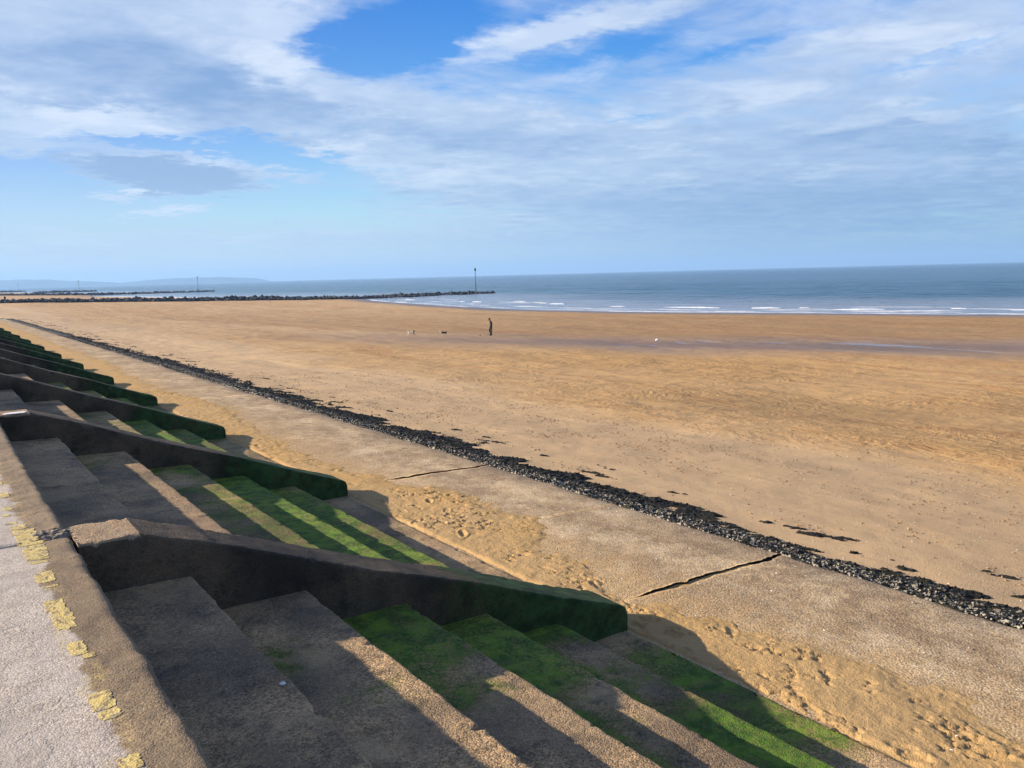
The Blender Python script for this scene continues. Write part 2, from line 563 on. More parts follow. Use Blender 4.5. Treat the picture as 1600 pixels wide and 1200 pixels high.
def sand_material(name, ripples):
    mt, nt, bs = material(name)
    p = nt.pos()
    col = nt.attr('sand', 'Color')
    wet = nt.attr('wet')
    rip = nt.attr('ripple')
    n2 = nt.noise(p, 1.4, 6, 0.62)
    n3 = nt.noise(p, 38, 4, 0.7)
    col = nt.mix(nt.mul(nt.ss(n2, 0.4, 0.7), 0.22), col, nt.mix(1.0, col, (1.28, 1.22, 1.15), 'MULTIPLY'))
    col = nt.mix(nt.mul(nt.ss(n2, 0.5, 0.3), 0.25), col, nt.mix(1.0, col, (0.72, 0.68, 0.66), 'MULTIPLY'))
    col = nt.mix(nt.mul(nt.ss(n3, 0.56, 0.75), 0.30), col, nt.mix(1.0, col, (0.5, 0.45, 0.4), 'MULTIPLY'))
    h = nt.mul(n3, 0.10)
    if ripples:
        v = nt.vmath('ADD', p, nt.vmath('MULTIPLY', nt.noise(p, 0.35, 3, 0.5, out=1), (2.5, 2.5, 0)))
        ra = nt.noise(nt.scale(v, (1.0, 0.8, 1.0)), 1.3, 5, 0.62)
        rb = nt.noise(nt.scale(v, (1.2, 0.7, 1.0)), 4.6, 4, 0.65)
        rr = nt.add(nt.mul(ra, 0.65), nt.mul(rb, 0.55))
        rip = nt.mul(rip, nt.ss(nt.noise(p, 0.16, 4, 0.6), 0.36, 0.62, 0.25, 1.1))
        h = nt.add(h, nt.mul(rr, rip))
        h = nt.add(h, nt.mul(nt.noise(p, 0.5, 4, 0.5), 0.9))
        col = nt.mix(nt.mul(nt.ss(rr, 0.60, 0.46), nt.mul(rip, 0.50)), col, nt.mix(1.0, col, (0.62, 0.54, 0.46), 'MULTIPLY'))
        # pale lines left by the tide, running along the shore
        ln = nt.noise(nt.scale(p, (1.6, 0.10, 1.0)), 1.0, 5, 0.65, 0.4)
        col = nt.mix(nt.mul(nt.ss(ln, 0.56, 0.70), 0.30), col, nt.mix(1.0, col, (1.2, 1.2, 1.25), 'MULTIPLY'))
        col = nt.mix(nt.mul(nt.ss(ln, 0.44, 0.32), 0.25), col, nt.mix(1.0, col, (0.78, 0.76, 0.76), 'MULTIPLY'))
        # shallow standing water in the low band: smooth and shiny
        pool = nt.mul(nt.attr('pool'), nt.ss(nt.noise(nt.scale(p, (1.0, 0.25, 1)), 0.30, 5, 0.6), 0.60, 0.66))
        h = nt.mul(h, nt.sub(1.0, nt.mul(pool, 0.75)))
        ro = nt.sub(nt.sub(0.92, nt.mul(wet, 0.42)), nt.mul(pool, 0.40))
        nt.put(bs.inputs['Roughness'], nt.math('MAXIMUM', ro, 0.08))
        nt.put(bs.inputs['Specular IOR Level'], nt.add(0.15, nt.mul(wet, 0.35)))
        nt.put(bs.inputs['Normal'], nt.bump(h, 1.0, 0.24))
    else:
        n4 = nt.noise(p, 9, 6, 0.7)
        n5 = nt.noise(p, 90, 3, 0.6)
        h = nt.add(nt.mul(n4, 0.9), nt.add(nt.mul(n3, 0.5), nt.mul(n5, 0.25)))
        bs.inputs['Roughness'].default_value = 0.95
        bs.inputs['Specular IOR Level'].default_value = 0.15
        nt.put(bs.inputs['Normal'], nt.bump(h, 1.0, 0.03))
    nt.put(bs.inputs['Base Color'], col)
    return mt


def sea_material():
    mt, nt, bs = material('sea_water')
    p = nt.pos()
    sh = nt.attr('shallow')
    n0 = nt.noise(nt.scale(p, (1.0, 0.25, 1)), 0.02, 5, 0.6)
    deep = nt.mix(nt.ss(n0, 0.35, 0.65), (0.002, 0.038, 0.070), (0.006, 0.056, 0.095))
    col = nt.mix(sh, deep, (0.175, 0.185, 0.205))
    nt.put(bs.inputs['Base Color'], col)
    bs.inputs['Roughness'].default_value = 0.16
    bs.inputs['IOR'].default_value = 1.33
    bs.inputs['Specular IOR Level'].default_value = 0.38
    w1 = nt.noise(nt.scale(p, (1.0, 0.42, 1)), 0.22, 4, 0.62, 0.6)
    w2 = nt.noise(nt.scale(p, (1.0, 0.5, 1)), 1.1, 4, 0.6, 0.5)
    w3 = nt.noise(nt.scale(p, (1.0, 0.35, 1)), 0.045, 3, 0.6, 0.4)
    h = nt.add(nt.mul(w1, 1.0), nt.add(nt.mul(w2, 0.22), nt.mul(w3, 1.8)))
    st = nt.ss(sh, 0.0, 1.0, 1.0, 0.45)
    nt.put(bs.inputs['Normal'], nt.bump(h, st, 2.4))
    return mt


M_APRON = apron_material()
M_BEACH = sand_material('beach_sand', True)
M_DRIFT = sand_material('drifted_sand', False)
M_SEA = sea_material()
M_FOAM = plain('foam', (0.60, 0.61, 0.63), 0.8, 0.12, 3.0, bump=0.05)
M_ROCK = plain('groyne_rock', (0.030, 0.029, 0.030), 0.85, 0.55, 0.6, bump=0.05)
M_METAL = plain('painted_steel', (0.045, 0.06, 0.05), 0.6, 0.3, 3.0)
M_YELLOW = None


def yellow_material():
    mt, nt, bs = material('worn_yellow_paint')
    p = nt.pos()
    n = nt.noise(p, 30, 5, 0.65)
    c = nt.mix(nt.ss(n, 0.35, 0.65), (0.46, 0.32, 0.085), (0.56, 0.42, 0.14))
    px, py, _ = nt.sep(p)
    # cracks across the line where it has flaked, and bare concrete showing through
    wob = nt.mul(nt.sub(nt.noise(p, 12, 4, 0.6), 0.5), 0.05)
    st = nt.noise(nt.comb(nt.mul(px, 2.0), nt.add(py, wob), 0.0), 19, 3, 0.6)
    c = nt.mix(nt.mul(nt.ss(st, 0.545, 0.60), 0.85), c, (0.17, 0.12, 0.07))
    c = nt.mix(nt.mul(nt.ss(nt.add(nt.mul(nt.noise(p, 55, 5, 0.7), 0.6), nt.mul(nt.noise(p, 11, 4, 0.65), 0.5)), 0.55, 0.66), 0.8), c, (0.22, 0.165, 0.11))
    nt.put(bs.inputs['Base Color'], c)
    bs.inputs['Roughness'].default_value = 0.75
    nt.put(bs.inputs['Normal'], nt.bump(nt.add(n, nt.add(nt.voro(p, 95), nt.mul(st, -1.0))), 0.8, 0.003))
    return mt


def weed_material():
    mt, nt, bs = material('mussel_and_weed')
    p = nt.pos()
    g = nt.sep(nt.voro(p, 34, out='Color'))[0]
    n = nt.noise(p, 55, 4, 0.7)
    c = nt.mix(nt.ss(g, 0.35, 0.9), (0.006, 0.006, 0.005), (0.026, 0.024, 0.019))
    up = nt.attr('pale')
    pale = nt.math('MAXIMUM', nt.mul(nt.ss(g, 0.72, 0.80), 0.8), nt.mul(nt.ss(n, 0.58, 0.70), 0.7))
    c = nt.mix(nt.mul(pale, up), c, (0.42, 0.36, 0.27))
    c = nt.mix(nt.mul(nt.ss(nt.noise(p, 1.6, 4, 0.6), 0.5, 0.7), 0.30), c, (0.035, 0.034, 0.012))
    nt.put(bs.inputs['Base Color'], c)
    bs.inputs['Roughness'].default_value = 0.8
    bs.inputs['Specular IOR Level'].default_value = 0.2
    nt.put(bs.inputs['Normal'], nt.bump(n, 1.0, 0.01))
    return mt


M_YELLOW = yellow_material()
M_WEED = weed_material()

# ------------------------------------------------------------------ layout of the sea defences
NB = 14                       # bays
SP = 6.5                      # wall spacing
Y0 = 5.65                     # near face of the first wall
TH = 0.5
NOSE_X = [0.65, 1.325, 2.115, 2.94, 3.70, 4.47, 5.345]
TREAD_Z = [0.0, -0.345, -0.64, -0.955, -1.245, -1.54, -1.86]


def edge_x(y):
    return np.interp(y, [-20, 14, 45, 70, 120, 400], [8.66, 8.66, 8.50, 8.3, 8.0, 7.6])


# ---- promenade
prom = tag(empty('promenade'), kind='structure')
base_v = np.array([[-9, -12, -0.05], [0.60, -12, -0.05], [0.60, 110, -0.05], [-9, 110, -0.05]])
obj('joint_bed', mesh_np('joint_bed', base_v, [[0, 1, 2, 3]], M_DIRT), prom)


def prom_z(x, y):
    return (fbm(x * 9, y * 9, 4, 3) - 0.5) * (0.004 + 0.010 * sst(x, 0.38, 0.46))


def prom_slab(ya, yb, fine):
    if fine:
        xs = np.concatenate([np.linspace(-9, -0.6, 18)[:-1], np.linspace(-0.6, 0.60, 90)])
        ys = np.linspace(ya, yb, int((yb - ya) / 0.016))
    else:
        xs = np.concatenate([np.linspace(-9, -0.6, 6)[:-1], np.linspace(-0.6, 0.60, 20)])
        ys = np.linspace(ya, yb, int((yb - ya) / 0.08))
    # rounded worn kerb edge, then the riser
    ex = np.array([0.625, 0.642, 0.65, 0.652, 0.652, 0.652])
    ez = np.array([-0.003, -0.012, -0.028, -0.08, -0.2, -0.40])
    X = np.concatenate([xs, ex])
    Z = np.concatenate([np.zeros(len(xs)), ez])
    XX, YY = np.meshgrid(X, ys, indexing='ij')
    ZZ = np.repeat(Z[:, None], len(ys), 1)
    k = sst(XX, 0.38, 0.46)
    rough = fbm(XX * 9, YY * 9, 4, 3) - 0.5
    ZZ = ZZ + rough * (0.004 + 0.010 * k) * (ZZ > -0.1)
    # edge bites
    bite = (fbm(XX * 0 + 3.3, YY * 7, 4, 9) - 0.5) * 0.030 + (fbm(XX * 0 + 1.3, YY * 1.1, 3, 29) - 0.5) * 0.02
    XX = XX + bite * sst(XX, 0.50, 0.64)
    # crumbling ends at the joint
    dj = np.minimum(YY - ya, yb - YY)
    ZZ = ZZ - 0.02 * np.exp(-(dj / 0.02) ** 2) * (0.3 + 1.4 * fbm(XX * 5, YY * 0, 3, 6))
    V = np.stack([XX, YY, ZZ], -1)
    n, mm = V.shape[:2]
    V = V.reshape(-1, 3)
    Q = grid_quads(n, mm)
    # end skirts so that the joint has depth
    skirts = []
    for jj in (0, mm - 1):
        top = np.arange(n) * mm + jj
        b0 = len(V)
        low = V[top].copy()
        low[:, 2] = np.minimum(low[:, 2], -0.0) - 0.10
        V = np.concatenate([V, low])
        lo = np.arange(n) + b0
        q = np.stack([top[:-1], top[1:], lo[1:], lo[:-1]], -1)
        skirts.append(q if jj == 0 else q[:, ::-1])
    Q = np.concatenate([Q[:, ::-1]] + skirts)
    Q[:, :] = Q[:, ::-1]
    return obj('paving_slab', mesh_np('paving_slab', V, Q, M_PROM), prom)


joints = [-7.1, -0.6] + [5.90 + SP * k for k in range(NB)]
for a, b in zip(joints[:-1], joints[1:]):
    prom_slab(a + 0.011, b - 0.011, a < 7 and b > 0)

# crumbled repair in front of the first wall
gx, gy = np.meshgrid(np.linspace(0.42, 0.70, 70), np.linspace(5.87, 6.16, 70), indexing='ij')
rr = np.hypot((gx - 0.565) / 0.125, (gy - 6.02) / 0.125) + (fbm(gx * 9, gy * 9, 3, 5) - 0.5) * 0.6
gz = 0.016 * (1 - sst(rr, 0.6, 1.05)) - 0.012 + (fbm(gx * 26, gy * 26, 4, 8) - 0.5) * 0.030
crack = np.abs(gy - 5.985 - 0.25 * (gx - 0.55) - (fbm(gx * 14, gx * 0, 3, 2) - 0.5) * 0.05)
gz -= 0.03 * np.exp(-(crack / 0.008) ** 2)
gz -= 0.06 * sst(rr, 0.95, 1.15)
obj('broken_patch', mesh_np('broken_patch', np.stack([gx, gy, gz], -1), grid_quads(70, 70), M_ROUGH), prom)

# ---- what is left of the yellow line
yl = tag(empty('yellow_line', (0.42, 4.5, 0)), 'worn yellow painted line flaking off along the promenade edge', 'painted line')


def patch(yc, ln, wd, xc=0.425, seed=0, drape=True):
    n = 64
    pts = []
    for k in range(n):
        a = 2 * math.pi * k / n
        c, s = math.cos(a), math.sin(a)
        sq = 1.0 / max(abs(c), abs(s)) ** 0.75
        r = 1.0 + 0.42 * (float(fbm(np.array([math.cos(a) * 3.6 + seed * 7.7]), np.array([math.sin(a) * 3.6 * (1 + 2 * (ln > 0.25))]), 5, seed, 0.7)[0]) - 0.5) * 2
        pts.append((c * sq * wd / 2 * r, s * sq * ln / 2 * (0.75 + 0.25 * r)))
    # draped over the rough concrete in rings
    bm = bmesh.new()

    def vert(x, y, up):
        X, Y = xc + x, yc + y
        z = float(prom_z(np.array([X]), np.array([Y]))[0]) + up if drape else up
        return bm.verts.new((X - 0.42, Y - 4.5, z))
    fs = (0.2, 0.4, 0.6, 0.8, 1.0)
    cen = vert(0, 0, 0.0022)
    rings = [[vert(x * f, y * f, 0.0022) for x, y in pts] for f in fs]
    rings.append([vert(x * 1.01, y * 1.01, -0.003) for x, y in pts])
    for q in range(n):
        bm.faces.new((cen, rings[0][q], rings[0][(q + 1) % n]))
        for ra_, rb_ in zip(rings[:-1], rings[1:]):
            bm.faces.new((ra_[q], rb_[q], rb_[(q + 1) % n], ra_[(q + 1) % n]))
    return bm_object('paint_patch', bm, M_YELLOW, yl, smooth=False)


PATCHES = [(6.46, .05, .07, .37), (6.32, .10, .085, .40), (6.08, .36, .125, .422), (5.86, .07, .13, .428),
           (5.645, .33, .12, .435), (5.43, .06, .085, .428),
           (5.11, .19, .09, .425), (4.93, .03, .07, .43), (4.62, .17, .085, .413), (4.40, .30, .088, .424),
           (3.98, .16, .065, .425), (3.87, .05, .05, .455), (3.40, .16, .082, .43), (3.27, .08, .07, .435), (2.88, .10, .07, .43),
           (2.4, .2, .08, .42), (6.72, .06, .05, .36), (6.92, .10, .06, .385), (7.4, .16, .06, .40), (7.9, .22, .05, .39), (8.8, .3, .06, .40), (9.6, .25, .06, .41)]
for i, (yc, ln, wd, xc) in enumerate(PATCHES):
    patch(yc, ln, wd, xc, i + 1)


# ---- steps
def moss_of(bay, t, s, y_off):
    """how much weed: bay number, tread number 1..6, s 0 at the back .. 1 at the nose, metres from the far wall"""
    base = [0, 0.0, 0.16, 0.42, 0.66, 0.72, 0.40][t]
    m_ = base + 0 * s
    if bay == 0:
        if t == 2: m_ = 0.30 * np.exp(-((y_off - 1.2) / 0.7) ** 2) * (1 - s) + 0.06
        if t == 3: m_ = 0.95 * (1 - sst(y_off, 0.7, 1.5)) * (1 - 0.45 * sst(s, 0.5, 1)) + 0.62 * np.exp(-((y_off - 1.5) / 0.35) ** 2) * (1 - s) + 0.10
        if t == 4: m_ = 1.0 * (1 - sst(y_off, 0.9, 2.1) * sst(s, 0.15, 0.6)) - 0.32 * sst(s, 0.60, 1) + 0.25 * np.exp(-((y_off - 2.3) / 0.5) ** 2)
        if t == 5: m_ = 0.98 - 0.72 * sst(s, 0.30, 0.6) * (1 - sst(y_off, 1.4, 2.1)) * sst(y_off, 0.1, 0.6)
        if t == 6: m_ = 0.62 * (1 - sst(y_off, 1.9, 3.0)) + 0.10 - 0.45 * np.exp(-(y_off / 0.45) ** 2) - 0.25 * (1 - s)
    elif bay == 1:
        if t == 2: m_ = 0.34 * (1 - sst(y_off, 0.4, 1.4)) * (1 - s) + 0.10
        if t == 3: m_ = 0.36 + 0.30 * (1 - sst(y_off, 0.1, 0.6)) * (1 - s) + 0.20 * sst(s, 0.55, 0.8) - 0.15 * np.exp(-((y_off - 1.0) / 0.4) ** 2)
        if t == 4: m_ = 1.0 + 0.10 * (1 - s) * (1 - sst(y_off, 0.6, 2)) - 0.20 * np.exp(-((y_off - 1.6) / 0.6) ** 2)
        if t == 5: m_ = 1.10 - 0.42 * sst(s, 0.45, 0.8) * (1 - 0.4 * np.exp(-((y_off - 1.7) / 0.5) ** 2))
        if t == 6: m_ = 0.16 + 0 * s
    else:
        j = _h(np.array([bay]), np.array([t]), 5)[0] - 0.5
        m_ = m_ + 0.30 * j + 0.22 * (1 - s) * (1 - sst(y_off, 0.3, 2.0))
    return np.clip(m_, 0, 1.1)


def step_mesh(bay, t, y_a, y_b, res):
    xb, xn = NOSE_X[t - 1] - 0.05, NOSE_X[t]
    zt = TREAD_Z[t]
    zn = zt - 0.022
    zlow = (TREAD_Z[t + 1] if t < 6 else -2.15) - 0.05
    r = 0.022 if t < 6 else 0.04
    nx = max(5, int((xn - xb) / res))
    px = list(np.linspace(xb, xn - r, nx))
    pz = [zt + (zn - zt) * (x - xb) / (xn - xb) for x in px]
    for a in (30, 60, 90):
        px.append(xn - r + r * math.sin(rad(a)))
        pz.append(zn - r + r * math.cos(rad(a)))
    nr = max(3, int((zn - r - zlow) / (res * 2)))
    for z in np.linspace(zn - r, zlow, nr + 1)[1:]:
        px.append(xn + 0.004 * (zn - z))
        pz.append(z)
    px.append(xb)
    pz.append(zlow)
    px, pz = np.array(px), np.array(pz)
    ys = np.linspace(y_a, y_b, max(4, int((y_b - y_a) / (res * 1.2))))
    PX, YY = np.meshgrid(px, ys, indexing='ij')
    PZ = np.repeat(pz[:, None], len(ys), 1)
    s = np.clip((PX - NOSE_X[t - 1]) / (xn - NOSE_X[t - 1]), 0, 1)
    mo = moss_of(bay, t, s, y_b - YY)
    front = sst(s, 0.9, 1.0)
    seed = 31 * bay + t
    topm = PZ > zn - r
    nz = (fbm(PX * 3.5, YY * 3.5, 5, seed) - 0.5) * 0.014 + (fbm(PX * 26, YY * 26, 3, seed + 50) - 0.5) * 0.006
    bite = (fbm(PX * 0 + t, YY * 6, 4, seed + 9) - 0.5) * 0.030
    chip = np.clip(fbm(PX * 0 + t + 0.5, YY * 13, 3, seed + 19) - 0.66, 0, 1) * 0.15
    PX2 = PX + (bite - chip) * front * (pz[:, None] > zlow + 0.01)
    PZ2 = PZ + nz * topm - chip * 0.6 * front * topm
    mo = np.where(topm, mo, np.clip(mo * 0.8, 0, 1))
    # risers under green treads are green at the foot
    V = np.stack([PX2, YY, PZ2], -1)
    n, mm = V.shape[:2]
    i = np.arange(n)
    j = np.arange(mm - 1)
    ii, jj = np.meshgrid(i, j, indexing='ij')
    i2 = (ii + 1) % n
    Q = np.stack([ii * mm + jj, ii * mm + jj + 1, i2 * mm + jj + 1, i2 * mm + jj], -1).reshape(-1, 4)
    return mesh_np('step', V.reshape(-1, 3), Q, M_STEP, attrs={'moss': mo.ravel()})


ORD = ['nearest', 'second', 'third', 'fourth', 'fifth', 'sixth', 'seventh', 'eighth', 'ninth', 'tenth', 'eleventh', 'twelfth', 'thirteenth', 'fourteenth', 'fifteenth']
FLIGHT_LABEL = [
    'wide concrete steps in the foreground before the nearest sloping wall, lower treads green',
    'concrete steps between the nearest and second sloping walls, with the brightest green weed',
    'concrete steps between the second and third sloping walls, pale green on the nosings',
]
coarse = {}
for b in range(NB - 1):
    ya, yb = (-3.0, Y0 + 0.03) if b == 0 else (Y0 + SP * (b - 1) + TH - 0.03, Y0 + SP * b + 0.03)
    fl = empty('step_flight', (0, 0, 0))
    lab = FLIGHT_LABEL[b] if b < 3 else 'concrete steps between the %s and %s sloping walls' % (ORD[b - 1], ORD[b])
    tag(fl, lab, 'steps', 'flights of concrete steps down to the beach')
    for t in range(1, 7):
        if b <= 3:
            obj('step', step_mesh(b, t, ya, yb, (0.016, 0.024, 0.04, 0.07)[b]), fl)
        else:
            if t not in coarse:
                coarse[t] = step_mesh(4, t, Y0 + SP * 3 + TH - 0.03, Y0 + SP * 4 + 0.03, 0.12)
            o = obj('step', coarse[t], fl)
            o.location = (0, SP * (b - 4), 0)

# ---- sloping walls
WX = [0.665, 1.03, 1.09, 1.49, 2.235, 2.75, 3.64, 4.69, 5.18, 5.27, 5.315, 5.335]
WZ = [-0.004, -0.012, -0.035, -0.172, -0.470, -0.672, -0.985, -1.405, -1.580, -1.612, -1.640, -1.70]


def wall_mesh(k, res):
    xs = np.unique(np.concatenate([np.arange(0.665, 5.335, res), [1.03, 5.27, 5.30, 5.32, 5.335]]))
    zt = np.interp(xs, WX, WZ)
    # soften the polyline, but keep the crease at the cap
    zs = zt.copy()
    w = max(1, int(0.25 / res))
    ker = np.ones(2 * w + 1) / (2 * w + 1)
    sm = np.convolve(np.pad(zt, w, mode='edge'), ker, mode='valid')
    sel = (xs > 1.5) & (xs < 4.9)
    zs[sel] = sm[sel]
    c = 0.016
    ringy, ringd = [], []
    nside = max(3, int(0.45 / (res * 1.5)))
    # cross-section going up the near face, over the top, down the far face
    for d in np.linspace(1.0, 0.0, nside):
        ringy.append(0.0); ringd.append(('side', d))
    for a in (45, 90):
        ringy.append(c * (1 - math.cos(rad(a)))); ringd.append(('c', c * (1 - math.sin(rad(a)))))
    nt_ = max(3, int(TH / res / 1.3))
    for v in np.linspace(c, TH - c, nt_ + 2)[1:-1]:
        ringy.append(v); ringd.append(('c', 0.0))
    for a in (90, 45):
        ringy.append(TH - c * (1 - math.cos(rad(a)))); ringd.append(('c', c * (1 - math.sin(rad(a)))))
    for d in np.linspace(0.0, 1.0, nside):
        ringy.append(TH); ringd.append(('side', d))
    n, mm = len(xs), len(ringy)
    X = np.repeat(xs[:, None], mm, 1)
    Y = np.repeat(np.array(ringy)[None, :], n, 0)
    Z = np.zeros((n, mm))
    zbot = np.minimum(np.interp(xs, NOSE_X, TREAD_Z) - 0.75, zs - 0.5)
    zbot = np.minimum(zbot, -0.5)
    for j, (kd, d) in enumerate(ringd):
        if kd == 'c':
            Z[:, j] = zs - d
        else:
            Z[:, j] = (zs - c) * (1 - d) + zbot * d
    seed = 100 + k * 13
    top = (Y > c * 0.9) & (Y < TH - c * 0.9)
    Z = Z + np.where(top, (fbm(X * 4, Y * 4 + k * 9, 4, seed) - 0.5) * 0.012 + (fbm(X * 22, Y * 22 + k, 3, seed + 3) - 0.5) * 0.006, 0)
    sidem = (~top)
    bulge = (fbm(X * 2.5, Z * 2.5, 4, seed + 7) - 0.5) * 0.014 + (fbm(X * 15, Z * 15, 3, seed + 8) - 0.5) * 0.007
    Y = Y + np.where(sidem & (Y < TH / 2), bulge, 0) - np.where(sidem & (Y > TH / 2), bulge, 0)
    # chipped edges
    edge = np.exp(-((np.minimum(np.abs(Y), np.abs(TH - Y)) / 0.03) ** 2))
    ch = np.clip(fbm(X * 9, Y * 4, 5, seed + 11, 0.6) - 0.55, 0, 1) * 0.14
    Z = Z - ch * edge * (Z > zs[:, None] - 0.05)
    xe = X[-1].copy()
    mo = sst(X, 2.7, 3.9) * 0.80 - 0.05 + 0.25 * sst(X, 3.9, 5.0)
    mo = mo - 0.15 * np.where(top, sst(X, 2.5, 3.4) * (1 - sst(X, 3.4, 4.2)), 0)
    if k != 0:
        mo = mo - 0.06 + 0.06 * math.sin(k * 2.1)
    V = np.stack([X, Y, Z], -1).reshape(-1, 3)
    Q = grid_quads(n, mm)
    # end caps as strips between the two side columns
    caps = []
    for i, flip in ((0, False), (n - 1, True)):
        q = []
        a = i * mm
        lo, hi = 0, mm - 1
        while hi - lo >= 3:
            q.append([a + lo, a + lo + 1, a + hi - 1, a + hi])
            lo += 1; hi -= 1
        q = np.array(q)
        caps.append(q if not flip else q[:, ::-1])
    Q = np.concatenate([Q[:, ::-1]] + caps)
    me = mesh_np('sloping_wall', V, Q, M_WALL, attrs={'moss': np.clip(mo, 0, 1.1).ravel()})
    me.materials.append(M_CAP)
    # the flat landward end of the top gets a paler concrete colour
    cx = V[Q].mean(1)
    mi = np.where((cx[:, 0] < 1.03) & (cx[:, 2] > -0.035), 1, 0).astype(np.int32)
    me.polygons.foreach_set('material_index', mi)
    return me


WALL_LABEL = [
    'nearest sloping concrete wall in the foreground, dark brown with a green slimy foot',
    'second sloping concrete wall from the camera, with a white paint mark on its flat top',
    'third sloping concrete wall from the camera, running down to sand with a short shadow',
]
far_wall = None
for k in range(NB):
    if k < 4:
        me = wall_mesh(k, (0.02, 0.03, 0.045, 0.07)[k])
    else:
        if far_wall is None:
            far_wall = wall_mesh(4, 0.12)
        me = far_wall
    o = obj('sloping_wall', me)
    o.location = (0, Y0 + SP * k, 0)
    lab = WALL_LABEL[k] if k < 3 else '%s sloping dark concrete wall counted from the camera, beside the steps' % ORD[k]
    tag(o, lab, 'wall', 'sloping walls dividing the steps')
    if k == 1:
        wm = patch(0, 0.15, 0.24, 0.42, 77, False)
        wm.name = 'paint_mark'
        wm.parent = o
        wm.location = (0.87, 4.5 + 0.11, 0.000)
        wm.data.materials.clear()
        wm.data.materials.append(plain('white_paint', (0.62, 0.58, 0.53), 0.8, 0.2, 20))
        wm['label'] = 'white paint mark'

# ---- apron of concrete slabs
apron = tag(empty('apron'), kind='structure')


def apron_z(x):
    return -1.905 - 0.03 * (x - 5.33)


def apron_slab(ya, yb, res, gap_a, gap_b):
    nu = int(3.5 / res)
    ys = np.linspace(ya, yb, int((yb - ya) / res))
    u = np.linspace(0, 1, nu)
    U, YY = np.meshgrid(u, ys, indexing='ij')
    XE = edge_x(YY) + (fbm(YY * 2.2, YY * 0, 4, 4) - 0.5) * 0.10
    XX = 5.2 + (XE - 5.2) * U
    ZZ = apron_z(XX) + (fbm(XX * 1.1, YY * 1.1, 4, 7) - 0.5) * 0.030 + (fbm(XX * 8, YY * 8, 3, 8) - 0.5) * 0.010
    ZZ = ZZ - 0.10 * np.clip((U - 0.965) / 0.035, 0, 1) ** 2
    # ragged joint edges
    gw = lambda x, sd: (fbm(x * 4.5, x * 0 + sd, 6, 14, 0.65) - 0.5) * 0.13 * sst(x, 5.9, 6.6)
    da, db = YY - ya, yb - YY
    YY = YY + (gap_a * 0.5 * sst(XX, 5.8, 6.6) + gw(XX, 1.0) * (gap_a > 0.05)) * np.exp(-(da / 0.25) ** 2)
    YY = YY - (gap_b * 0.5 * sst(XX, 5.8, 6.6) + gw(XX, 2.0) * (gap_b > 0.05)) * np.exp(-(db / 0.25) ** 2)
    V = np.stack([XX, YY, ZZ], -1)
    n, mm = V.shape[:2]
    V = V.reshape(-1, 3)
    Q = grid_quads(n, mm)
    extra = []
    rims = [(np.arange(n) * mm, True), (np.arange(n) * mm + mm - 1, False), ((n - 1) * mm + np.arange(mm), False)]
    for idx, fl in rims:
        b0 = len(V)
        low = V[idx].copy()
        low[:, 2] -= 0.40
        V = np.concatenate([V, low])
        lo = np.arange(len(idx)) + b0
        q = np.stack([idx[:-1], idx[1:], lo[1:], lo[:-1]], -1)
        extra.append(q)
    Q = np.concatenate([Q] + extra)
    me = mesh_np('concrete_slab', V, Q, M_APRON)
    me.materials.append(M_WET_JOINT)                 # the weedy broken sides in the joints
    mi = np.zeros(len(Q), np.int32)
    mi[len(Q) - sum(len(e) for e in extra):] = 1
    me.polygons.foreach_set('material_index', mi)
    return obj('concrete_slab', me, apron)


aj = [-7.0, -0.35, 6.27, 9.35, 12.9] + [12.9 + 6.6 * k for k in range(1, 16)]
gaps = {6.27: 0.085, 9.35: 0.014, 12.9: 0.10}
for a, b in zip(aj[:-1], aj[1:]):
    res = 0.035 if a < 9 else (0.06 if a < 20 else 0.15)
    apron_slab(a, b, res, gaps.get(a, 0.03), gaps.get(b, 0.03))
jb = np.array([[5.2, -7, -1.940], [8.5, -7, -2.040], [7.75, 118, -2.018], [5.2, 118, -1.940]])
obj('joint_bed', mesh_np('joint_bed', jb, [[0, 1, 2, 3]], M_WET_JOINT), apron)

# ---- blown sand lying against the foot of the steps
DRY = np.array([0.44, 0.285, 0.130])
GOLD = np.array([0.46, 0.27, 0.095])


DRIFT_Y = [-3, 1.5, 2.5, 3.2, 3.8, 4.3, 4.85, 5.76, 6.24, 7.2, 8.25, 9.24, 10.9, 11.9, 12.7, 15.4, 18.4, 23, 30, 40, 100]
DRIFT_X = [6.3, 6.2, 6.29, 6.61, 6.63, 6.55, 6.26, 6.08, 5.93, 6.28, 6.53, 6.97, 7.2, 7.08, 6.5, 6.22, 6.39, 7.0, 6.5, 6.9, 6.7]


def drift_width(y):
    return np.interp(y, DRIFT_Y, DRIFT_X) + (fbm(y * 0.5, y * 0 + 2, 3, 21) - 0.5) * 0.25


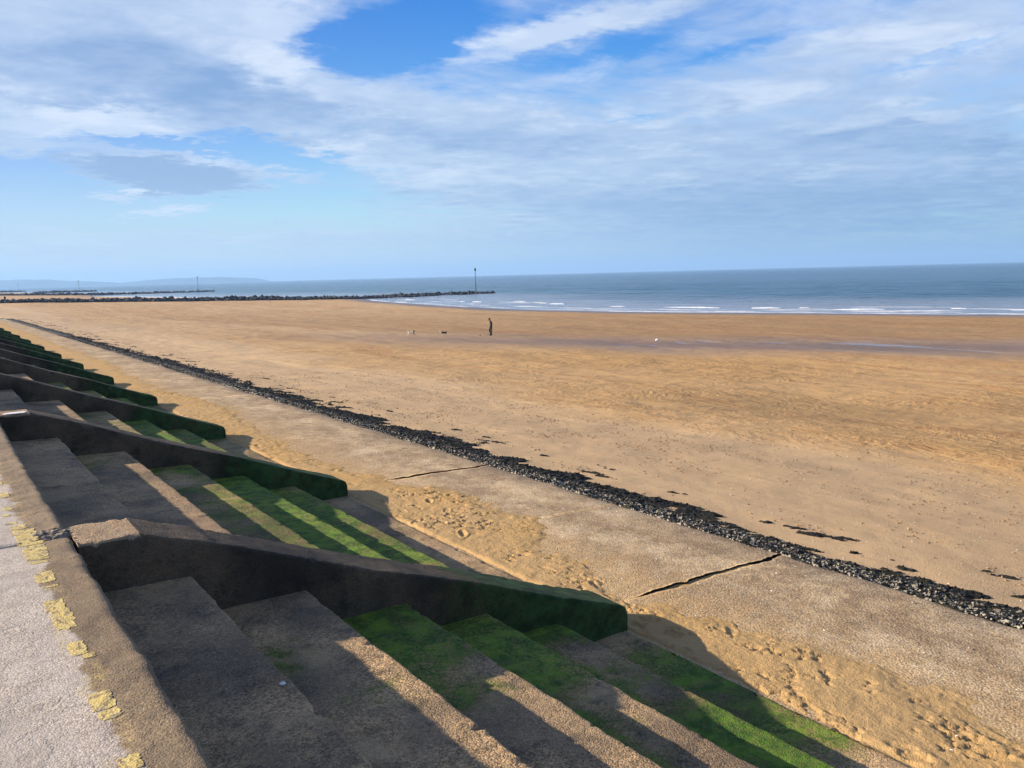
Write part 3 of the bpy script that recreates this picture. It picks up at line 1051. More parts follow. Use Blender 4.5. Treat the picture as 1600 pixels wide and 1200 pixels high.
def drift(name, y_a, y_b, res, prints):
    ys = np.linspace(y_a, y_b, int((y_b - y_a) / res))
    xs = np.linspace(5.30, 8.0, int(2.7 / res))
    XX, YY = np.meshgrid(xs, ys, indexing='ij')
    edge = drift_width(YY) + (fbm(XX * 1.6, YY * 1.6, 6, 23, 0.6) - 0.5) * 0.9
    k = 1 - sst(XX, edge - 0.45, edge + 0.25)
    ZZ = apron_z(XX) - 0.024 + 0.050 * k + (fbm(XX * 1.2, YY * 1.2, 4, 25) - 0.5) * 0.024 * k
    churn = fbm(XX * 11, YY * 11, 5, 26, 0.62)
    area = sst(fbm(XX * 2.1, YY * 1.7, 5, 28, 0.65), 0.46, 0.60) * sst(k, 0.5, 1)
    pit = sst(churn, 0.54, 0.62)
    ZZ += -0.018 * pit * area + 0.006 * sst(churn, 0.46, 0.535) * (1 - pit) * area + (fbm(XX * 6, YY * 6, 5, 27, 0.6) - 0.5) * 0.026 * sst(k, 0.4, 1)
    ZZ -= 0.035 * np.exp(-((XX - 5.36) / 0.045) ** 2) * (0.4 + fbm(YY * 1.5, YY * 0, 3, 33))
    dy, dx_ = ys[1] - ys[0], xs[1] - xs[0]
    for (fx, fy, ang, dep) in prints:
        i0, j0 = int((fx - xs[0]) / dx_), int((fy - ys[0]) / dy)
        ri, rj = int(0.26 / dx_), int(0.26 / dy)
        a, b = max(0, i0 - ri), min(len(xs), i0 + ri)
        c, d = max(0, j0 - rj), min(len(ys), j0 + rj)
        if a >= b or c >= d:
            continue
        X, Y = XX[a:b, c:d] - fx, YY[a:b, c:d] - fy
        u = X * math.cos(ang) + Y * math.sin(ang)
        v = -X * math.sin(ang) + Y * math.cos(ang)
        r = np.sqrt((u / 0.135) ** 2 + (v / 0.052) ** 2) + (fbm(X * 18 + fx, Y * 18 + fy, 2, 3) - 0.5) * 0.5
        ZZ[a:b, c:d] += (-dep * (1 - sst(r, 0.55, 1.05)) + dep * 0.55 * np.exp(-((r - 1.28) / 0.22) ** 2)) * k[a:b, c:d]
    nm = fbm(XX * 0.9, YY * 0.9, 4, 35)[..., None]
    colr = DRY * (1 - nm) + GOLD * nm
    V = np.stack([XX, YY, ZZ], -1)
    o = obj(name, mesh_np(name, V, grid_quads(*V.shape[:2]), M_DRIFT,
                          attrs={'wet': np.zeros(XX.size), 'ripple': np.zeros(XX.size)}, colors={'sand': colr}))
    return tag(o, kind='structure')


prn = []
for tr in range(22):
    x, y = RNG.uniform(5.5, 7.0), RNG.uniform(-1, 24)
    hd = RNG.choice([math.pi / 2, -math.pi / 2]) + RNG.normal(0, 0.45)
    for q in range(RNG.integers(3, 9)):
        sd = 0.085 * (1 if q % 2 else -1)
        prn.append((x - math.sin(hd) * sd, y + math.cos(hd) * sd, hd + RNG.normal(0, 0.15), RNG.uniform(0.008, 0.022)))
        x += math.cos(hd) * 0.62
        y += math.sin(hd) * 0.62
        if not 5.5 < x < 7.2:
            break
drift('sand_drift', -3.0, 12.0, 0.0165, prn)
drift('sand_drift', 12.0, 30.0, 0.035, prn)
drift('sand_drift', 30.0, 100.0, 0.12, [])


# ------------------------------------------------------------------ the beach
def xw(y):
    return np.interp(y, [-4000, -200, 0, 50, 72, 100, 131, 164, 212, 255, 275, 420, 590, 640, 760, 985, 1400, 9000],
                     [400, 170, 128, 115, 108, 98.5, 95, 99, 108, 120, 116, 100, 86, 112, 100, 105, 90, -400])


def pexp(y):
    return np.interp(y, [0, 110, 250], [4, 3.5, 1.15])


SEA_Z = -5.2


def zb(x, y):
    w = xw(y)
    t = (x - 9) / (w - 9)
    tc = np.clip(t, 0, 1)
    f = .25 * tc + .75 * (1 - (1 - tc) ** pexp(y))
    z = -2.20 - 3.00 * f - np.clip(x - w, 0, None) * .02
    z += (fbm(x * 0.12, y * 0.12, 3, 41) - 0.5) * 0.22 * sst(x, 11, 25) * (1 - sst(x, w - 22, w - 6))
    z += (fbm(x * 0.9, y * 0.5, 3, 43) - 0.5) * 0.05 * (1 - sst(x, 60, 100))
    return z


RUN_Y = [-200, 0, 27, 38, 50, 60, 75, 110, 160]
RUN_X = [150, 86, 66.5, 58, 49, 42, 36, 26, 20]


def beach():
    xs = np.concatenate([graded(8.2, 40, 0.06, 1.006, 0.30), graded(40.4, 200, 0.4, 1.01, 4.0)])
    y_f = graded(-6, 120, 0.09, 1.008, 1.0)
    ys = np.concatenate([-graded(7, 400, 1.0, 1.2)[::-1], y_f, graded(121.2, 1700, 1.4, 1.03, 25)])
    XX, YY = np.meshgrid(xs, ys, indexing='ij')
    # beyond the bend the shore falls back inland
    ZZ = zb(XX, YY)
    w = xw(YY)
    nA = fbm(XX * 0.16, YY * 0.10, 4, 51)
    nB = fbm(XX * 0.05, YY * 0.05, 4, 52)
    dry = np.array([0.485, 0.322, 0.170])
    pale = np.array([0.465, 0.320, 0.180])
    gold = np.array([0.475, 0.278, 0.108])
    orange = np.array([0.305, 0.172, 0.062])
    runc = np.array([0.190, 0.122, 0.078])
    wetc = np.array([0.150, 0.118, 0.100])
    one = np.ones(XX.shape + (1,))
    c = one * dry
    farl = sst(YY, 35, 110)[..., None]
    g = (sst(XX + (nA - 0.5) * 14, 14, 21) * (0.55 + 0.9 * (nB - 0.2)))[..., None]
    c = c * (1 - np.clip(g, 0, 1)) + gold * np.clip(g, 0, 1)
    c = c * (1 - 0.55 * farl) + pale * 0.55 * farl
    run = np.interp(YY, RUN_Y, RUN_X)
    hollow = np.exp(-(((XX - 27 - (YY - 14) * -0.35) / 5.5) ** 2)) * sst(YY, 30, 10)
    hollow = np.clip(hollow * (0.4 + 1.2 * sst(nA, 0.4, 0.6)), 0, 1)[..., None]
    c = c * (1 - 0.6 * hollow) + np.array([0.30, 0.185, 0.080]) * 0.6 * hollow
    o = (sst(XX + (nA - 0.5) * 6, run + 4, run + 10) * sst(YY, 190, 60))[..., None]
    c = c * (1 - 0.85 * o) + orange * 0.85 * o
    rn = (np.exp(-np.abs((XX + (nA - 0.5) * 9 - run + 1.5) / 11.0) ** 2.6) * sst(YY, 95, 45))[..., None]
    c = c * (1 - 0.95 * rn) + runc * 0.95 * rn
    pre = (sst(XX + (nA - 0.5) * 3, run - 22, run - 10) * (1 - sst(XX, run - 8, run - 4)) * sst(YY, 120, 40))[..., None]
    c = c * (1 - 0.35 * pre) + np.array([0.38, 0.245, 0.130]) * 0.35 * pre
    we = sst(XX + (nA - 0.5) * 3, w - 9, w - 2)[..., None]
    c = c * (1 - we) + wetc * we
    band = fbm(XX * 0.30 + nA * 1.5, YY * 0.018, 4, 55, 0.6)[..., None]
    c = c * (1 + 0.55 * (band - 0.5)) * np.array([1.0, 1.0, 1.0])
    damp = sst(band, 0.52, 0.62) * 0.22 * sst(XX, 16, 24)[..., None]
    c = c * (1 - damp * np.array([0.8, 1.0, 1.15]))
    wet = np.clip(we[..., 0] + rn[..., 0] * 0.75 + o[..., 0] * 0.3, 0, 1)
    ripple = sst(XX + (nA - 0.5) * 10, 14, 22) * (1 - 0.75 * we[..., 0]) * (0.55 + 0.6 * sst(nB, 0.35, 0.65)) + 0.10
    ripple *= 1 - 0.6 * rn[..., 0]
    ripple *= 1 - 0.70 * sst(XX + (nA - 0.5) * 8, run - 27, run - 15) * sst(YY, 170, 60)
    V = np.stack([XX, YY, ZZ], -1)
    me = mesh_np('beach', V, grid_quads(*V.shape[:2]), M_BEACH,
                 attrs={'wet': wet, 'ripple': ripple, 'pool': rn[..., 0] * sst(YY, 100, 60)}, colors={'sand': c})
    return tag(obj('beach', me), kind='structure')


beach()
# land behind everything and below the beach
land = np.array([[-9000, -6000, -0.6], [-8.6, -6000, -0.6], [-8.6, 6000, -0.6], [-9000, 6000, -0.6]])
M_LAND = plain('rough_grass', (0.07, 0.10, 0.03), 0.95, 0.35, 0.5)
tag(obj('land', mesh_np('land', land, [[0, 1, 2, 3]], M_LAND)), kind='structure')

# ------------------------------------------------------------------ the sea
xs = np.concatenate([graded(70, 420, 1.1, 1.0), graded(425, 13500, 8, 1.08)])
ys = np.concatenate([-graded(120, 13500, 6, 1.10)[::-1], graded(-112, 620, 4.0, 1.0), graded(630, 13500, 8, 1.07)])
XX, YY = np.meshgrid(xs, ys, indexing='ij')
w = xw(YY)
ZZ = np.full(XX.shape, SEA_Z)
amp = 0.10 * sst(XX, w, w + 20) * (1 - sst(XX, 260, 420))
ph = XX * 0.55 + 5 * fbm(XX * 0.02, YY * 0.02, 3, 61)
ZZ += amp * np.sin(ph) * (0.4 + 1.2 * fbm(XX * 0.03, YY * 0.02, 3, 62)) + amp * 1.2 * (fbm(XX * 0.16, YY * 0.07, 3, 63) - 0.5)
sh = 1 - sst(XX + (fbm(XX * 0.03, YY * 0.01, 3, 64) - 0.5) * 40, w + 18, w + 85)
V = np.stack([XX, YY, ZZ], -1)
tag(obj('sea', mesh_np('sea', V, grid_quads(*V.shape[:2]), M_SEA, attrs={'shallow': sh})), kind='structure')

# ---- small breakers and the swash line
SEG = [[[110.6, 122.0], [112.0, 118.3]], [[112.6, 109.3], [115.4, 97.7]], [[116.8, 92.2], [118.1, 87.1]], [[119.7, 84.9], [120.5, 83.0]],
       [[118.1, 77.4], [120.6, 69.9]], [[126.2, 63.1], [127.1, 60.9]], [[124.8, 54.2], [126.4, 46.8]], [[122.7, 229.7], [120.6, 217.7]],
       [[117.3, 187.4], [117.8, 185.6]], [[116.9, 181.4], [117.0, 176.8]], [[122.2, 170.5], [122.1, 163.9]], [[118.4, 156.9], [117.8, 150.5]],
       [[115.9, 147.6], [116.1, 142.1]], [[84.4, 556.2], [96.0, 450.7]], [[97, 430], [104, 375]], [[105, 365], [110.0, 329.7]], [[92, 500], [101, 395]]]
fv, fq = [], []


def ridge(a, b, hgt, wid, seed):
    global fv, fq
    a, b = np.array(a), np.array(b)
    L = np.linalg.norm(b - a)
    n = max(8, int(L / 0.25))
    t = np.linspace(0, 1, n)
    c = a + (b - a) * t[:, None]
    d = (b - a) / L
    nrm = np.array([-d[1], d[0]])
    if nrm[0] > 0:
        nrm = -nrm
    env = np.sqrt(np.clip(np.sin(np.pi * t), 0, 1)) * (0.55 + 0.9 * fbm(t * L * 0.5, t * 0 + seed, 3, seed))
    off = (fbm(t * L * 0.3, t * 0 + seed + 4, 3, seed + 1) - 0.5) * 1.4
    prof = [(-1.6, -0.08), (-0.9, 0.10), (-0.35, 0.75), (0.0, 1.0), (0.35, 0.6), (0.8, 0.0), (1.1, -0.2)]
    base = sum(len(x) for x in fv)
    P = np.zeros((n, len(prof), 3))
    for j, (u, h_) in enumerate(prof):
        jit = (fbm(t * L * 2.2, t * 0 + j * 3.1, 2, seed + 9) - 0.5)
        P[:, j, :2] = c + nrm * (-(u * wid * env + off + jit * 0.5 * wid))[:, None]
        P[:, j, 2] = SEA_Z + hgt * h_ * env + jit * 0.3 * hgt
    fv.append(P.reshape(-1, 3))
    fq.append(grid_quads(n, len(prof)) + base)


for i, (a, b) in enumerate(SEG):
    far = 1.6 if i >= 13 else 1.0
    ridge(a, b, 0.15 * far, 0.42 * far, 70 + i)
for i in range(90):
    y = RNG.uniform(25, 235)
    L = RNG.uniform(4, 22)
    x = float(xw(y)) + RNG.choice([0.3, 0.6, 2.5, 5.5, 9, 14, 20]) + RNG.normal(0, 0.6)
    ridge([x, y], [x + (float(xw(y + L)) - float(xw(y))), y + L], RNG.uniform(0.015, 0.045), RNG.uniform(0.05, 0.15), 200 + i)
tag(obj('surf_foam', mesh_np('surf_foam', np.concatenate(fv), np.concatenate(fq), M_FOAM)), kind='stuff')

# ------------------------------------------------------------------ weed and mussels along the toe of the apron
ico = bmesh.new()
bmesh.ops.create_icosphere(ico, subdivisions=1, radius=1.0)
IV = np.array([v.co[:] for v in ico.verts])
IF = np.array([[v.index for v in f.verts] for f in ico.faces])
ico.free()


def clumps(P, S, flat=0.6, seed=0, jag=0.45, rot=True):
    """many small jagged lumps; P positions, S sizes"""
    rng = np.random.default_rng(seed)
    n = len(P)
    V = IV[None] * (1 + rng.uniform(-jag, jag, (n, len(IV), 1)))
    sc = np.stack([S * rng.uniform(.7, 1.4, n), S * rng.uniform(.7, 1.4, n), S * flat * rng.uniform(.6, 1.5, n)], -1)
    V = V * sc[:, None, :]
    a = rng.uniform(0, 6.28, n)
    c, s = np.cos(a)[:, None], np.sin(a)[:, None]
    X = V[..., 0] * c - V[..., 1] * s
    Y = V[..., 0] * s + V[..., 1] * c
    V = np.stack([X, Y, V[..., 2]], -1) + P[:, None, :]
    Q = IF[None] + (np.arange(n) * len(IV))[:, None, None]
    return V.reshape(-1, 3), Q.reshape(-1, 3)


FR_Y = [-3, 3.95, 4.68, 5.25, 5.71, 6.1, 6.67, 7.72, 9.35, 9.81, 11.2, 13.45, 14.4, 17.3, 21.2, 25.7, 32.3, 43.1, 55.7, 80, 120]
FR_X = [9.9, 9.84, 9.89, 10.07, 9.97, 9.45, 9.55, 9.92, 10.24, 10.34, 10.13, 10.35, 10.18, 10.36, 10.55, 10.49, 10.56, 10.9, 10.3, 9.9, 9.4]


def weed_cover(x, y):
    e0 = edge_x(y)
    fr = np.interp(y, FR_Y, FR_X)
    body = 1 - sst(x, e0 + 0.62, e0 + 0.62 + np.maximum(fr - e0 - 0.50, 0.15))
    # tongues of weed combed along the shore
    n_ = (fbm(x * 3.2 + y * 1.1, y * 1.5, 5, 74, 0.62) - 0.5) * 2.0
    return body + n_ * sst(x, e0 + 0.15, e0 + 0.7)


def weed_top(x, y):
    c_ = weed_cover(x, y)
    e0 = edge_x(y)
    sand_z = np.where(x < 9.3, -2.20 + 0.15 * (1 - sst(x, e0, e0 + 0.45)), zb(x, y))
    lump = fbm(x * 13, y * 13, 4, 75, 0.65) - 0.5
    big = fbm(x * 2.7, y * 2.7, 3, 76) - 0.5
    return sand_z - 0.035 + 0.060 * sst(c_, 0.24, 0.50) + (lump * 0.085 + big * 0.065) * sst(c_, 0.3, 0.8), c_


vv, qq, cnt, att = [], [], 0, []
for (a, b, step, x1) in ((-2, 12, 0.022, 10.9), (11.98, 30, 0.045, 11.2), (29.95, 118, 0.13, 11.6)):
    ty = np.arange(a, b + step, step)
    tx = np.arange(7.7 if a > 25 else 8.45, x1, step)
    XX, YY = np.meshgrid(tx, ty, indexing='ij')
    ZZ, CC = weed_top(XX, YY)
    ZZ = np.where(XX < edge_x(YY) - 0.02, np.minimum(ZZ, -2.16), ZZ)
    Vt = np.stack([XX, YY, ZZ], -1).reshape(-1, 3)
    vv.append(Vt); qq.append(grid_quads(*XX.shape) + cnt); cnt += len(Vt)
    att.append((1 - sst(XX - edge_x(YY) + (fbm(XX * 2, YY * 2, 3, 77) - 0.5) * 0.6, 0.55, 0.95)).ravel())
tag(obj('seaweed', mesh_np('seaweed', np.concatenate(vv), np.concatenate(qq), M_WEED, attrs={'pale': np.concatenate(att)})), kind='stuff')
vv, qq, cnt, att = [], [], 0, []
for (a, b, n, k) in ((-2, 10, 15000, 1.0), (10, 26, 9000, 1.5), (26, 70, 5000, 2.4)):
    y = RNG.uniform(a, b, n)
    x = edge_x(y) - 0.04 + RNG.uniform(0, 1, n) * 1.9
    z, c_ = weed_top(x, y)
    keep = c_ > RNG.uniform(0.30, 0.75, n)
    x, y, z = x[keep], y[keep], z[keep]
    v, q = clumps(np.stack([x, y, z + 0.002], -1), RNG.uniform(0.006, 0.019, len(x)) * k, 0.75, n)
    vv.append(v); qq.append(q + cnt); cnt += len(v)
    att.append(np.repeat(1 - sst(x - edge_x(y), 0.55, 0.95), len(IV)))
tag(obj('mussels', mesh_np('mussels', np.concatenate(vv), np.concatenate(qq), M_WEED, smooth=False, attrs={'pale': np.concatenate(att)})), kind='stuff')

# crumbs of shell and weed on the near beach
M_SHELL = plain('shell', (0.62, 0.58, 0.50), 0.6, 0.3, 40)
n = 900
y = RNG.uniform(0, 30, n); x = 9.5 + RNG.uniform(0, 1, n) ** 1.4 * 14
v, q = clumps(np.stack([x, y, zb(x, y) + 0.006], -1), RNG.uniform(0.004, 0.011, n), 0.5, 5)
yy = RNG.uniform(-1, 20, 260); x2 = RNG.uniform(5.5, 8.4, 260)
v2, q2 = clumps(np.stack([x2, yy, apron_z(x2) + 0.02], -1), RNG.uniform(0.005, 0.011, 260), 0.5, 6)
tag(obj('shell_fragments', mesh_np('shell_fragments', np.concatenate([v, v2]), np.concatenate([q, q2 + len(v)]), M_SHELL, smooth=False)), kind='stuff')
cl = RNG.uniform(0, 1, (520, 2)) ** [1.2, 1.0] * [14, 36] + [10.3, 0]
px_, py_ = [], []
for cx_, cy_ in cl:
    k = RNG.integers(4, 26)
    px_ += list(cx_ + RNG.normal(0, 0.16, k)); py_ += list(cy_ + RNG.normal(0, 0.5, k))
x, y = np.array(px_), np.array(py_)
v, q = clumps(np.stack([x, y, zb(x, y) + 0.004], -1), RNG.uniform(0.006, 0.022, len(x)), 0.7, 8)
M_CRUMB = plain('turned_sand', (0.26, 0.16, 0.075), 0.95, 0.45, 30)
tag(obj('turned_sand', mesh_np('turned_sand', v, q, M_CRUMB, smooth=False)), kind='stuff')


def stone(name, loc, size, mat, label, cat, flat=0.7, seed=1):
    bm = bmesh.new()
    bmesh.ops.create_icosphere(bm, subdivisions=2, radius=1)
    rg = random.Random(seed)
    ph_ = [rg.uniform(0, 6) for _ in range(6)]
    for vt in bm.verts:
        d = 1 + 0.16 * math.sin(3 * vt.co.x + ph_[0]) + 0.14 * math.sin(4 * vt.co.y + ph_[1]) + 0.12 * math.sin(3 * vt.co.z + ph_[2])
        vt.co = Vector((vt.co.x * 1.2 * d * size, vt.co.y * 0.9 * d * size, vt.co.z * flat * d * size))
    o = bm_object(name, bm, mat)
    o.location = loc
    tag(o, label, cat)
    return o


M_WHITE = plain('white_shell', (0.72, 0.69, 0.64), 0.6, 0.12, 20)
M_BLACK = plain('black_rubber', (0.012, 0.012, 0.012), 0.7, 0.3, 20)

# ------------------------------------------------------------------ rock groynes with their marker poles
def groyne(x0, x1, yc, wid, hgt, size, label, seed, n):
    g = empty('rock_groyne', (x0, yc, 0))
    tag(g, label, 'groyne', 'rock groynes running out to sea')
    rng = np.random.default_rng(seed)
    t = np.sort(rng.uniform(0, 1, n))
    x = x0 + (x1 - x0) * t
    off = rng.uniform(-1, 1, n)
    y = yc + off * wid * 0.5 + np.sin(t * 5 + seed) * 1.2
    gz_ = np.maximum(zb(x, y), SEA_Z - 0.1)
    taper = np.interp(t, [0, 0.06, 0.5, 0.72, 1], [0.35, 0.7, 1.0, 0.8, 0.55])
    z = gz_ + (1 - np.abs(off)) * hgt * taper * rng.uniform(0.35, 0.85, n)
    v, q = clumps(np.stack([x - x0, y - yc, z], -1), rng.uniform(0.6, 1.15, n) * size * (0.6 + 0.4 * taper), 0.8, seed + 1, 0.30)
    # solid heart of the groyne so that no daylight shows through
    r = tag(obj('rocks', mesh_np('rocks', v, q, M_ROCK, smooth=False), g), kind='stuff')
    return g


groyne(12, 150, 258, 6.0, 1.25, 0.72, 'long dark rock groyne nearest the camera, across the sand to the tallest pole', 301, 2400)
groyne(128, 178, 262, 4.5, 1.25, 0.75, 'low outer line of dark rocks in the water around the tallest pole', 302, 330)
groyne(30, 178, 625, 7.0, 1.4, 1.0, 'second rock groyne, a dark line beyond the strip of white surf', 303, 900)
groyne(100, 160, 1010, 8.0, 1.8, 1.6, 'third rock groyne, thin dark line in the pale water at left', 304, 260)
groyne(80, 128, 1400, 8.0, 1.8, 1.8, 'farthest rock groyne, faint thin line at the left edge', 305, 160)


def pole(x, y, h_, label):
    p_ = empty('marker_pole', (x, y, SEA_Z - 1.0))
    tag(p_, label, 'marker pole', 'marker poles at the ends of the groynes')
    bm = bmesh.new()
    bmesh.ops.create_cone(bm, cap_ends=True, segments=10, radius1=0.17, radius2=0.13, depth=h_ + 1.0, matrix=Matrix.Translation((0, 0, (h_ + 1.0) / 2)))
    bm_object('pole', bm, M_METAL, p_)
    bm = bmesh.new()
    bmesh.ops.create_cone(bm, cap_ends=True, segments=12, radius1=0.38, radius2=0.38, depth=0.75, matrix=Matrix.Translation((0, 0, h_ + 0.75)))
    bmesh.ops.create_cone(bm, cap_ends=True, segments=12, radius1=0.30, radius2=0.02, depth=0.5, matrix=Matrix.Translation((0, 0, h_ + 1.40)))
    bmesh.ops.create_cone(bm, cap_ends=True, segments=12, radius1=0.05, radius2=0.05, depth=0.5, matrix=Matrix.Translation((0, 0, h_ + 0.2)))
    bm_object('topmark', bm, M_METAL, p_)
    return p_


pole(173.6, 266, 9.2, 'tallest marker pole, in the water at the end of the nearest groyne').rotation_euler = (0, rad(-1.2), 0)
pole(174.5, 655, 11.0, 'marker pole at the end of the second groyne, in front of distant hills')
pole(146.5, 1030, 12.0, 'small faint marker pole at the third groyne, far left')
pole(120.0, 1400, 11.5, 'faintest marker pole, at the left edge of the view')


# ------------------------------------------------------------------ people and dogs (skinned figures)
def skinned(name, verts, edges, radii, mat, loc, rz, parent=None, sub=2, root=0, fat=1.0):
    me = bpy.data.meshes.new(name)
    me.from_pydata(verts, edges, [])
    me.materials.append(mat)
    o = obj(name, me, parent)
    o.location = loc
    o.rotation_euler = (0, 0, rz)
    sk = o.modifiers.new('skin', 'SKIN')
    sk.use_smooth_shade = True
    for i, sv in enumerate(me.skin_vertices[0].data):
        r = radii[i]
        r = r if isinstance(r, tuple) else (r, r)
        k = fat if max(r) > 0.045 else 1.0
        sv.radius = (r[0] * k, r[1] * k)
        sv.use_root = (i == root)
    sb = o.modifiers.new('subsurf', 'SUBSURF')
    sb.levels = sub
    sb.render_levels = sub
    return o


def person_material(name, jacket, trouser, skin, z_leg, z_neck):
    mt, nt, bs = material(name)
    oz = nt.sep(nt.new('ShaderNodeTexCoord').outputs['Object'])
    z, x = oz[2], oz[0]
    c = nt.mix(nt.ss(z, z_leg - 0.01, z_leg + 0.01), trouser, jacket)
    c = nt.mix(nt.ss(z, z_neck - 0.01, z_neck + 0.01), c, skin)
    c = nt.mix(nt.ss(z, 0.10, 0.08), c, (0.012, 0.011, 0.010))
    n = nt.noise(nt.pos(), 14, 4, 0.6)
    c = nt.mix(nt.mul(nt.ss(n, 0.4, 0.7), 0.35), c, nt.mix(1.0, c, (0.5, 0.5, 0.5), 'MULTIPLY'))
    nt.put(bs.inputs['Base Color'], c)
    bs.inputs['Roughness'].default_value = 0.85
    return mt


M_MAN = person_material('dark_clothes', (0.020, 0.013, 0.013), (0.014, 0.012, 0.015), (0.26, 0.145, 0.10), 0.92, 1.455)
M_HAIR = plain('dark_hair', (0.012, 0.010, 0.009), 0.7, 0.3, 30)


def walker(loc, rz, label, mat, bowed=True, name='person'):
    """figure facing +x, weight on one straight leg, the other knee bent; head bowed"""
    V, E_, R_ = [], [], []

    def vtx(p_, r_, prev=None):
        V.append(p_); R_.append(r_)
        if prev is not None:
            E_.append((prev, len(V) - 1))
        return len(V) - 1
    pel = vtx((0.0, 0, 0.93), (0.150, 0.125))
    wst = vtx((-0.01, 0, 1.10), (0.145, 0.115), pel)
    chs = vtx((0.0, 0, 1.28), (0.175, 0.125), wst)
    shl = vtx((0.035, 0, 1.40), (0.13, 0.10), chs)
    nk = vtx((0.085, 0, 1.475), 0.058, shl)
    hd1 = vtx((0.135, 0, 1.545), (0.075, 0.085), nk)
    hd2 = vtx((0.165, 0, 1.625), (0.080, 0.095), hd1)
    vtx((0.165, 0, 1.685), (0.062, 0.075), hd2)
    jaw = vtx((0.205, 0, 1.525), 0.045, hd1)
    nose = vtx((0.262, 0, 1.575), 0.014, hd2)
    for s in (-1, 1):
        vtx((0.150, s * 0.088, 1.60), 0.016, hd2)
        a = vtx((0.03, s * 0.185, 1.365), 0.068, shl)
        el_ = vtx((-0.055, s * 0.235, 1.11), 0.050, a)
        wr = vtx((0.055, s * 0.185, 0.92), 0.040, el_)
        pm = vtx((0.085, s * 0.165, 0.87), (0.045, 0.025), wr)
        for q, (fx, ln) in enumerate(((-0.03, 0.075), (-0.01, 0.085), (0.012, 0.08), (0.033, 0.062))):
            f1 = vtx((0.10 + fx * 0.8, s * (0.158 - 0.004 * q), 0.835), 0.0095, pm)
            vtx((0.105 + fx, s * 0.145, 0.835 - ln * 0.75), 0.0085, f1)
        vtx((0.125, s * 0.145, 0.865), 0.011, pm)
    # straight supporting leg
    h1 = vtx((0.0, 0.095, 0.84), 0.098, pel)
    k1 = vtx((-0.005, 0.10, 0.49), 0.066, h1)
    a1 = vtx((-0.035, 0.105, 0.10), 0.046, k1)
    vtx((-0.07, 0.105, 0.045), 0.040, a1)
    b1 = vtx((0.06, 0.11, 0.045), (0.048, 0.038), a1)
    vtx((0.155, 0.115, 0.035), (0.042, 0.028), b1)
    # bent stepping leg
    h2 = vtx((0.03, -0.095, 0.84), 0.098, pel)
    k2 = vtx((0.185, -0.10, 0.545), 0.066, h2)
    a2 = vtx((0.045, -0.10, 0.175), 0.046, k2)
    vtx((0.00, -0.10, 0.135), 0.040, a2)
    b2 = vtx((0.125, -0.105, 0.095), (0.048, 0.038), a2)
    vtx((0.215, -0.11, 0.060), (0.042, 0.028), b2)
    o = skinned(name, V, E_, R_, mat, loc, rz, fat=1.22)
    tag(o, label, 'person')
    # hair: a cap over crown and nape
    bm = bmesh.new()
    bmesh.ops.create_uvsphere(bm, u_segments=16, v_segments=10, radius=1)
    for vt in bm.verts:
        vt.co = Vector((vt.co.x * 0.112, vt.co.y * 0.094, vt.co.z * 0.105))
    dead = [vt for vt in bm.verts if vt.co.z < -0.02 and vt.co.x > -0.03]
    bmesh.ops.delete(bm, geom=dead, context='VERTS')
    hr = bm_object('hair', bm, M_HAIR, o)
    hr.location = (0.148, 0, 1.648)
    hr.rotation_euler = (0, rad(18), 0)
    return o


def ground(x, y):
    return float(zb(np.array([x]), np.array([y]))[0])


LEFT = math.atan2(math.sin(YAW), -math.cos(YAW))        # heading towards the left of the view
X_, Y_ = 45.4, 67.1
walker((X_, Y_, ground(X_, Y_) - 0.01), LEFT, 'person in dark clothes walking head bowed on the sand beside the dogs', M_MAN)
X_, Y_ = 86.0, 560.0
walker((X_, Y_, ground(X_, Y_)), LEFT + 1.2, 'tiny distant figure at the edge of the white surf between the groynes', M_MAN)
X_, Y_ = 20.8, 285.0
walker((X_, Y_, ground(X_, Y_)), LEFT - 1.0, 'tiny distant figure behind the landward end of the nearest groyne', M_MAN)


def dog_material(name, body, head, legs, tail):
    mt, nt, bs = material(name)
    o = nt.sep(nt.new('ShaderNodeTexCoord').outputs['Object'])
    x, z = o[0], o[2]
    n = nt.noise(nt.pos(), 9, 4, 0.6)
    zz = nt.add(z, nt.mul(nt.sub(n, 0.5), 0.08))
    xx = nt.add(x, nt.mul(nt.sub(n, 0.5), 0.10))
    c = nt.mix(nt.ss(zz, 0.19, 0.22), legs, body)
    c = nt.mix(nt.ss(xx, 0.19, 0.23), c, head)
    c = nt.mix(nt.mul(nt.ss(xx, -0.22, -0.25), nt.ss(zz, 0.25, 0.27)), c, tail)
    nt.put(bs.inputs['Base Color'], c)
    bs.inputs['Roughness'].default_value = 0.9
    nt.put(bs.inputs['Normal'], nt.bump(nt.noise(nt.pos(), 60, 3, 0.6), 0.6, 0.01))
    return mt


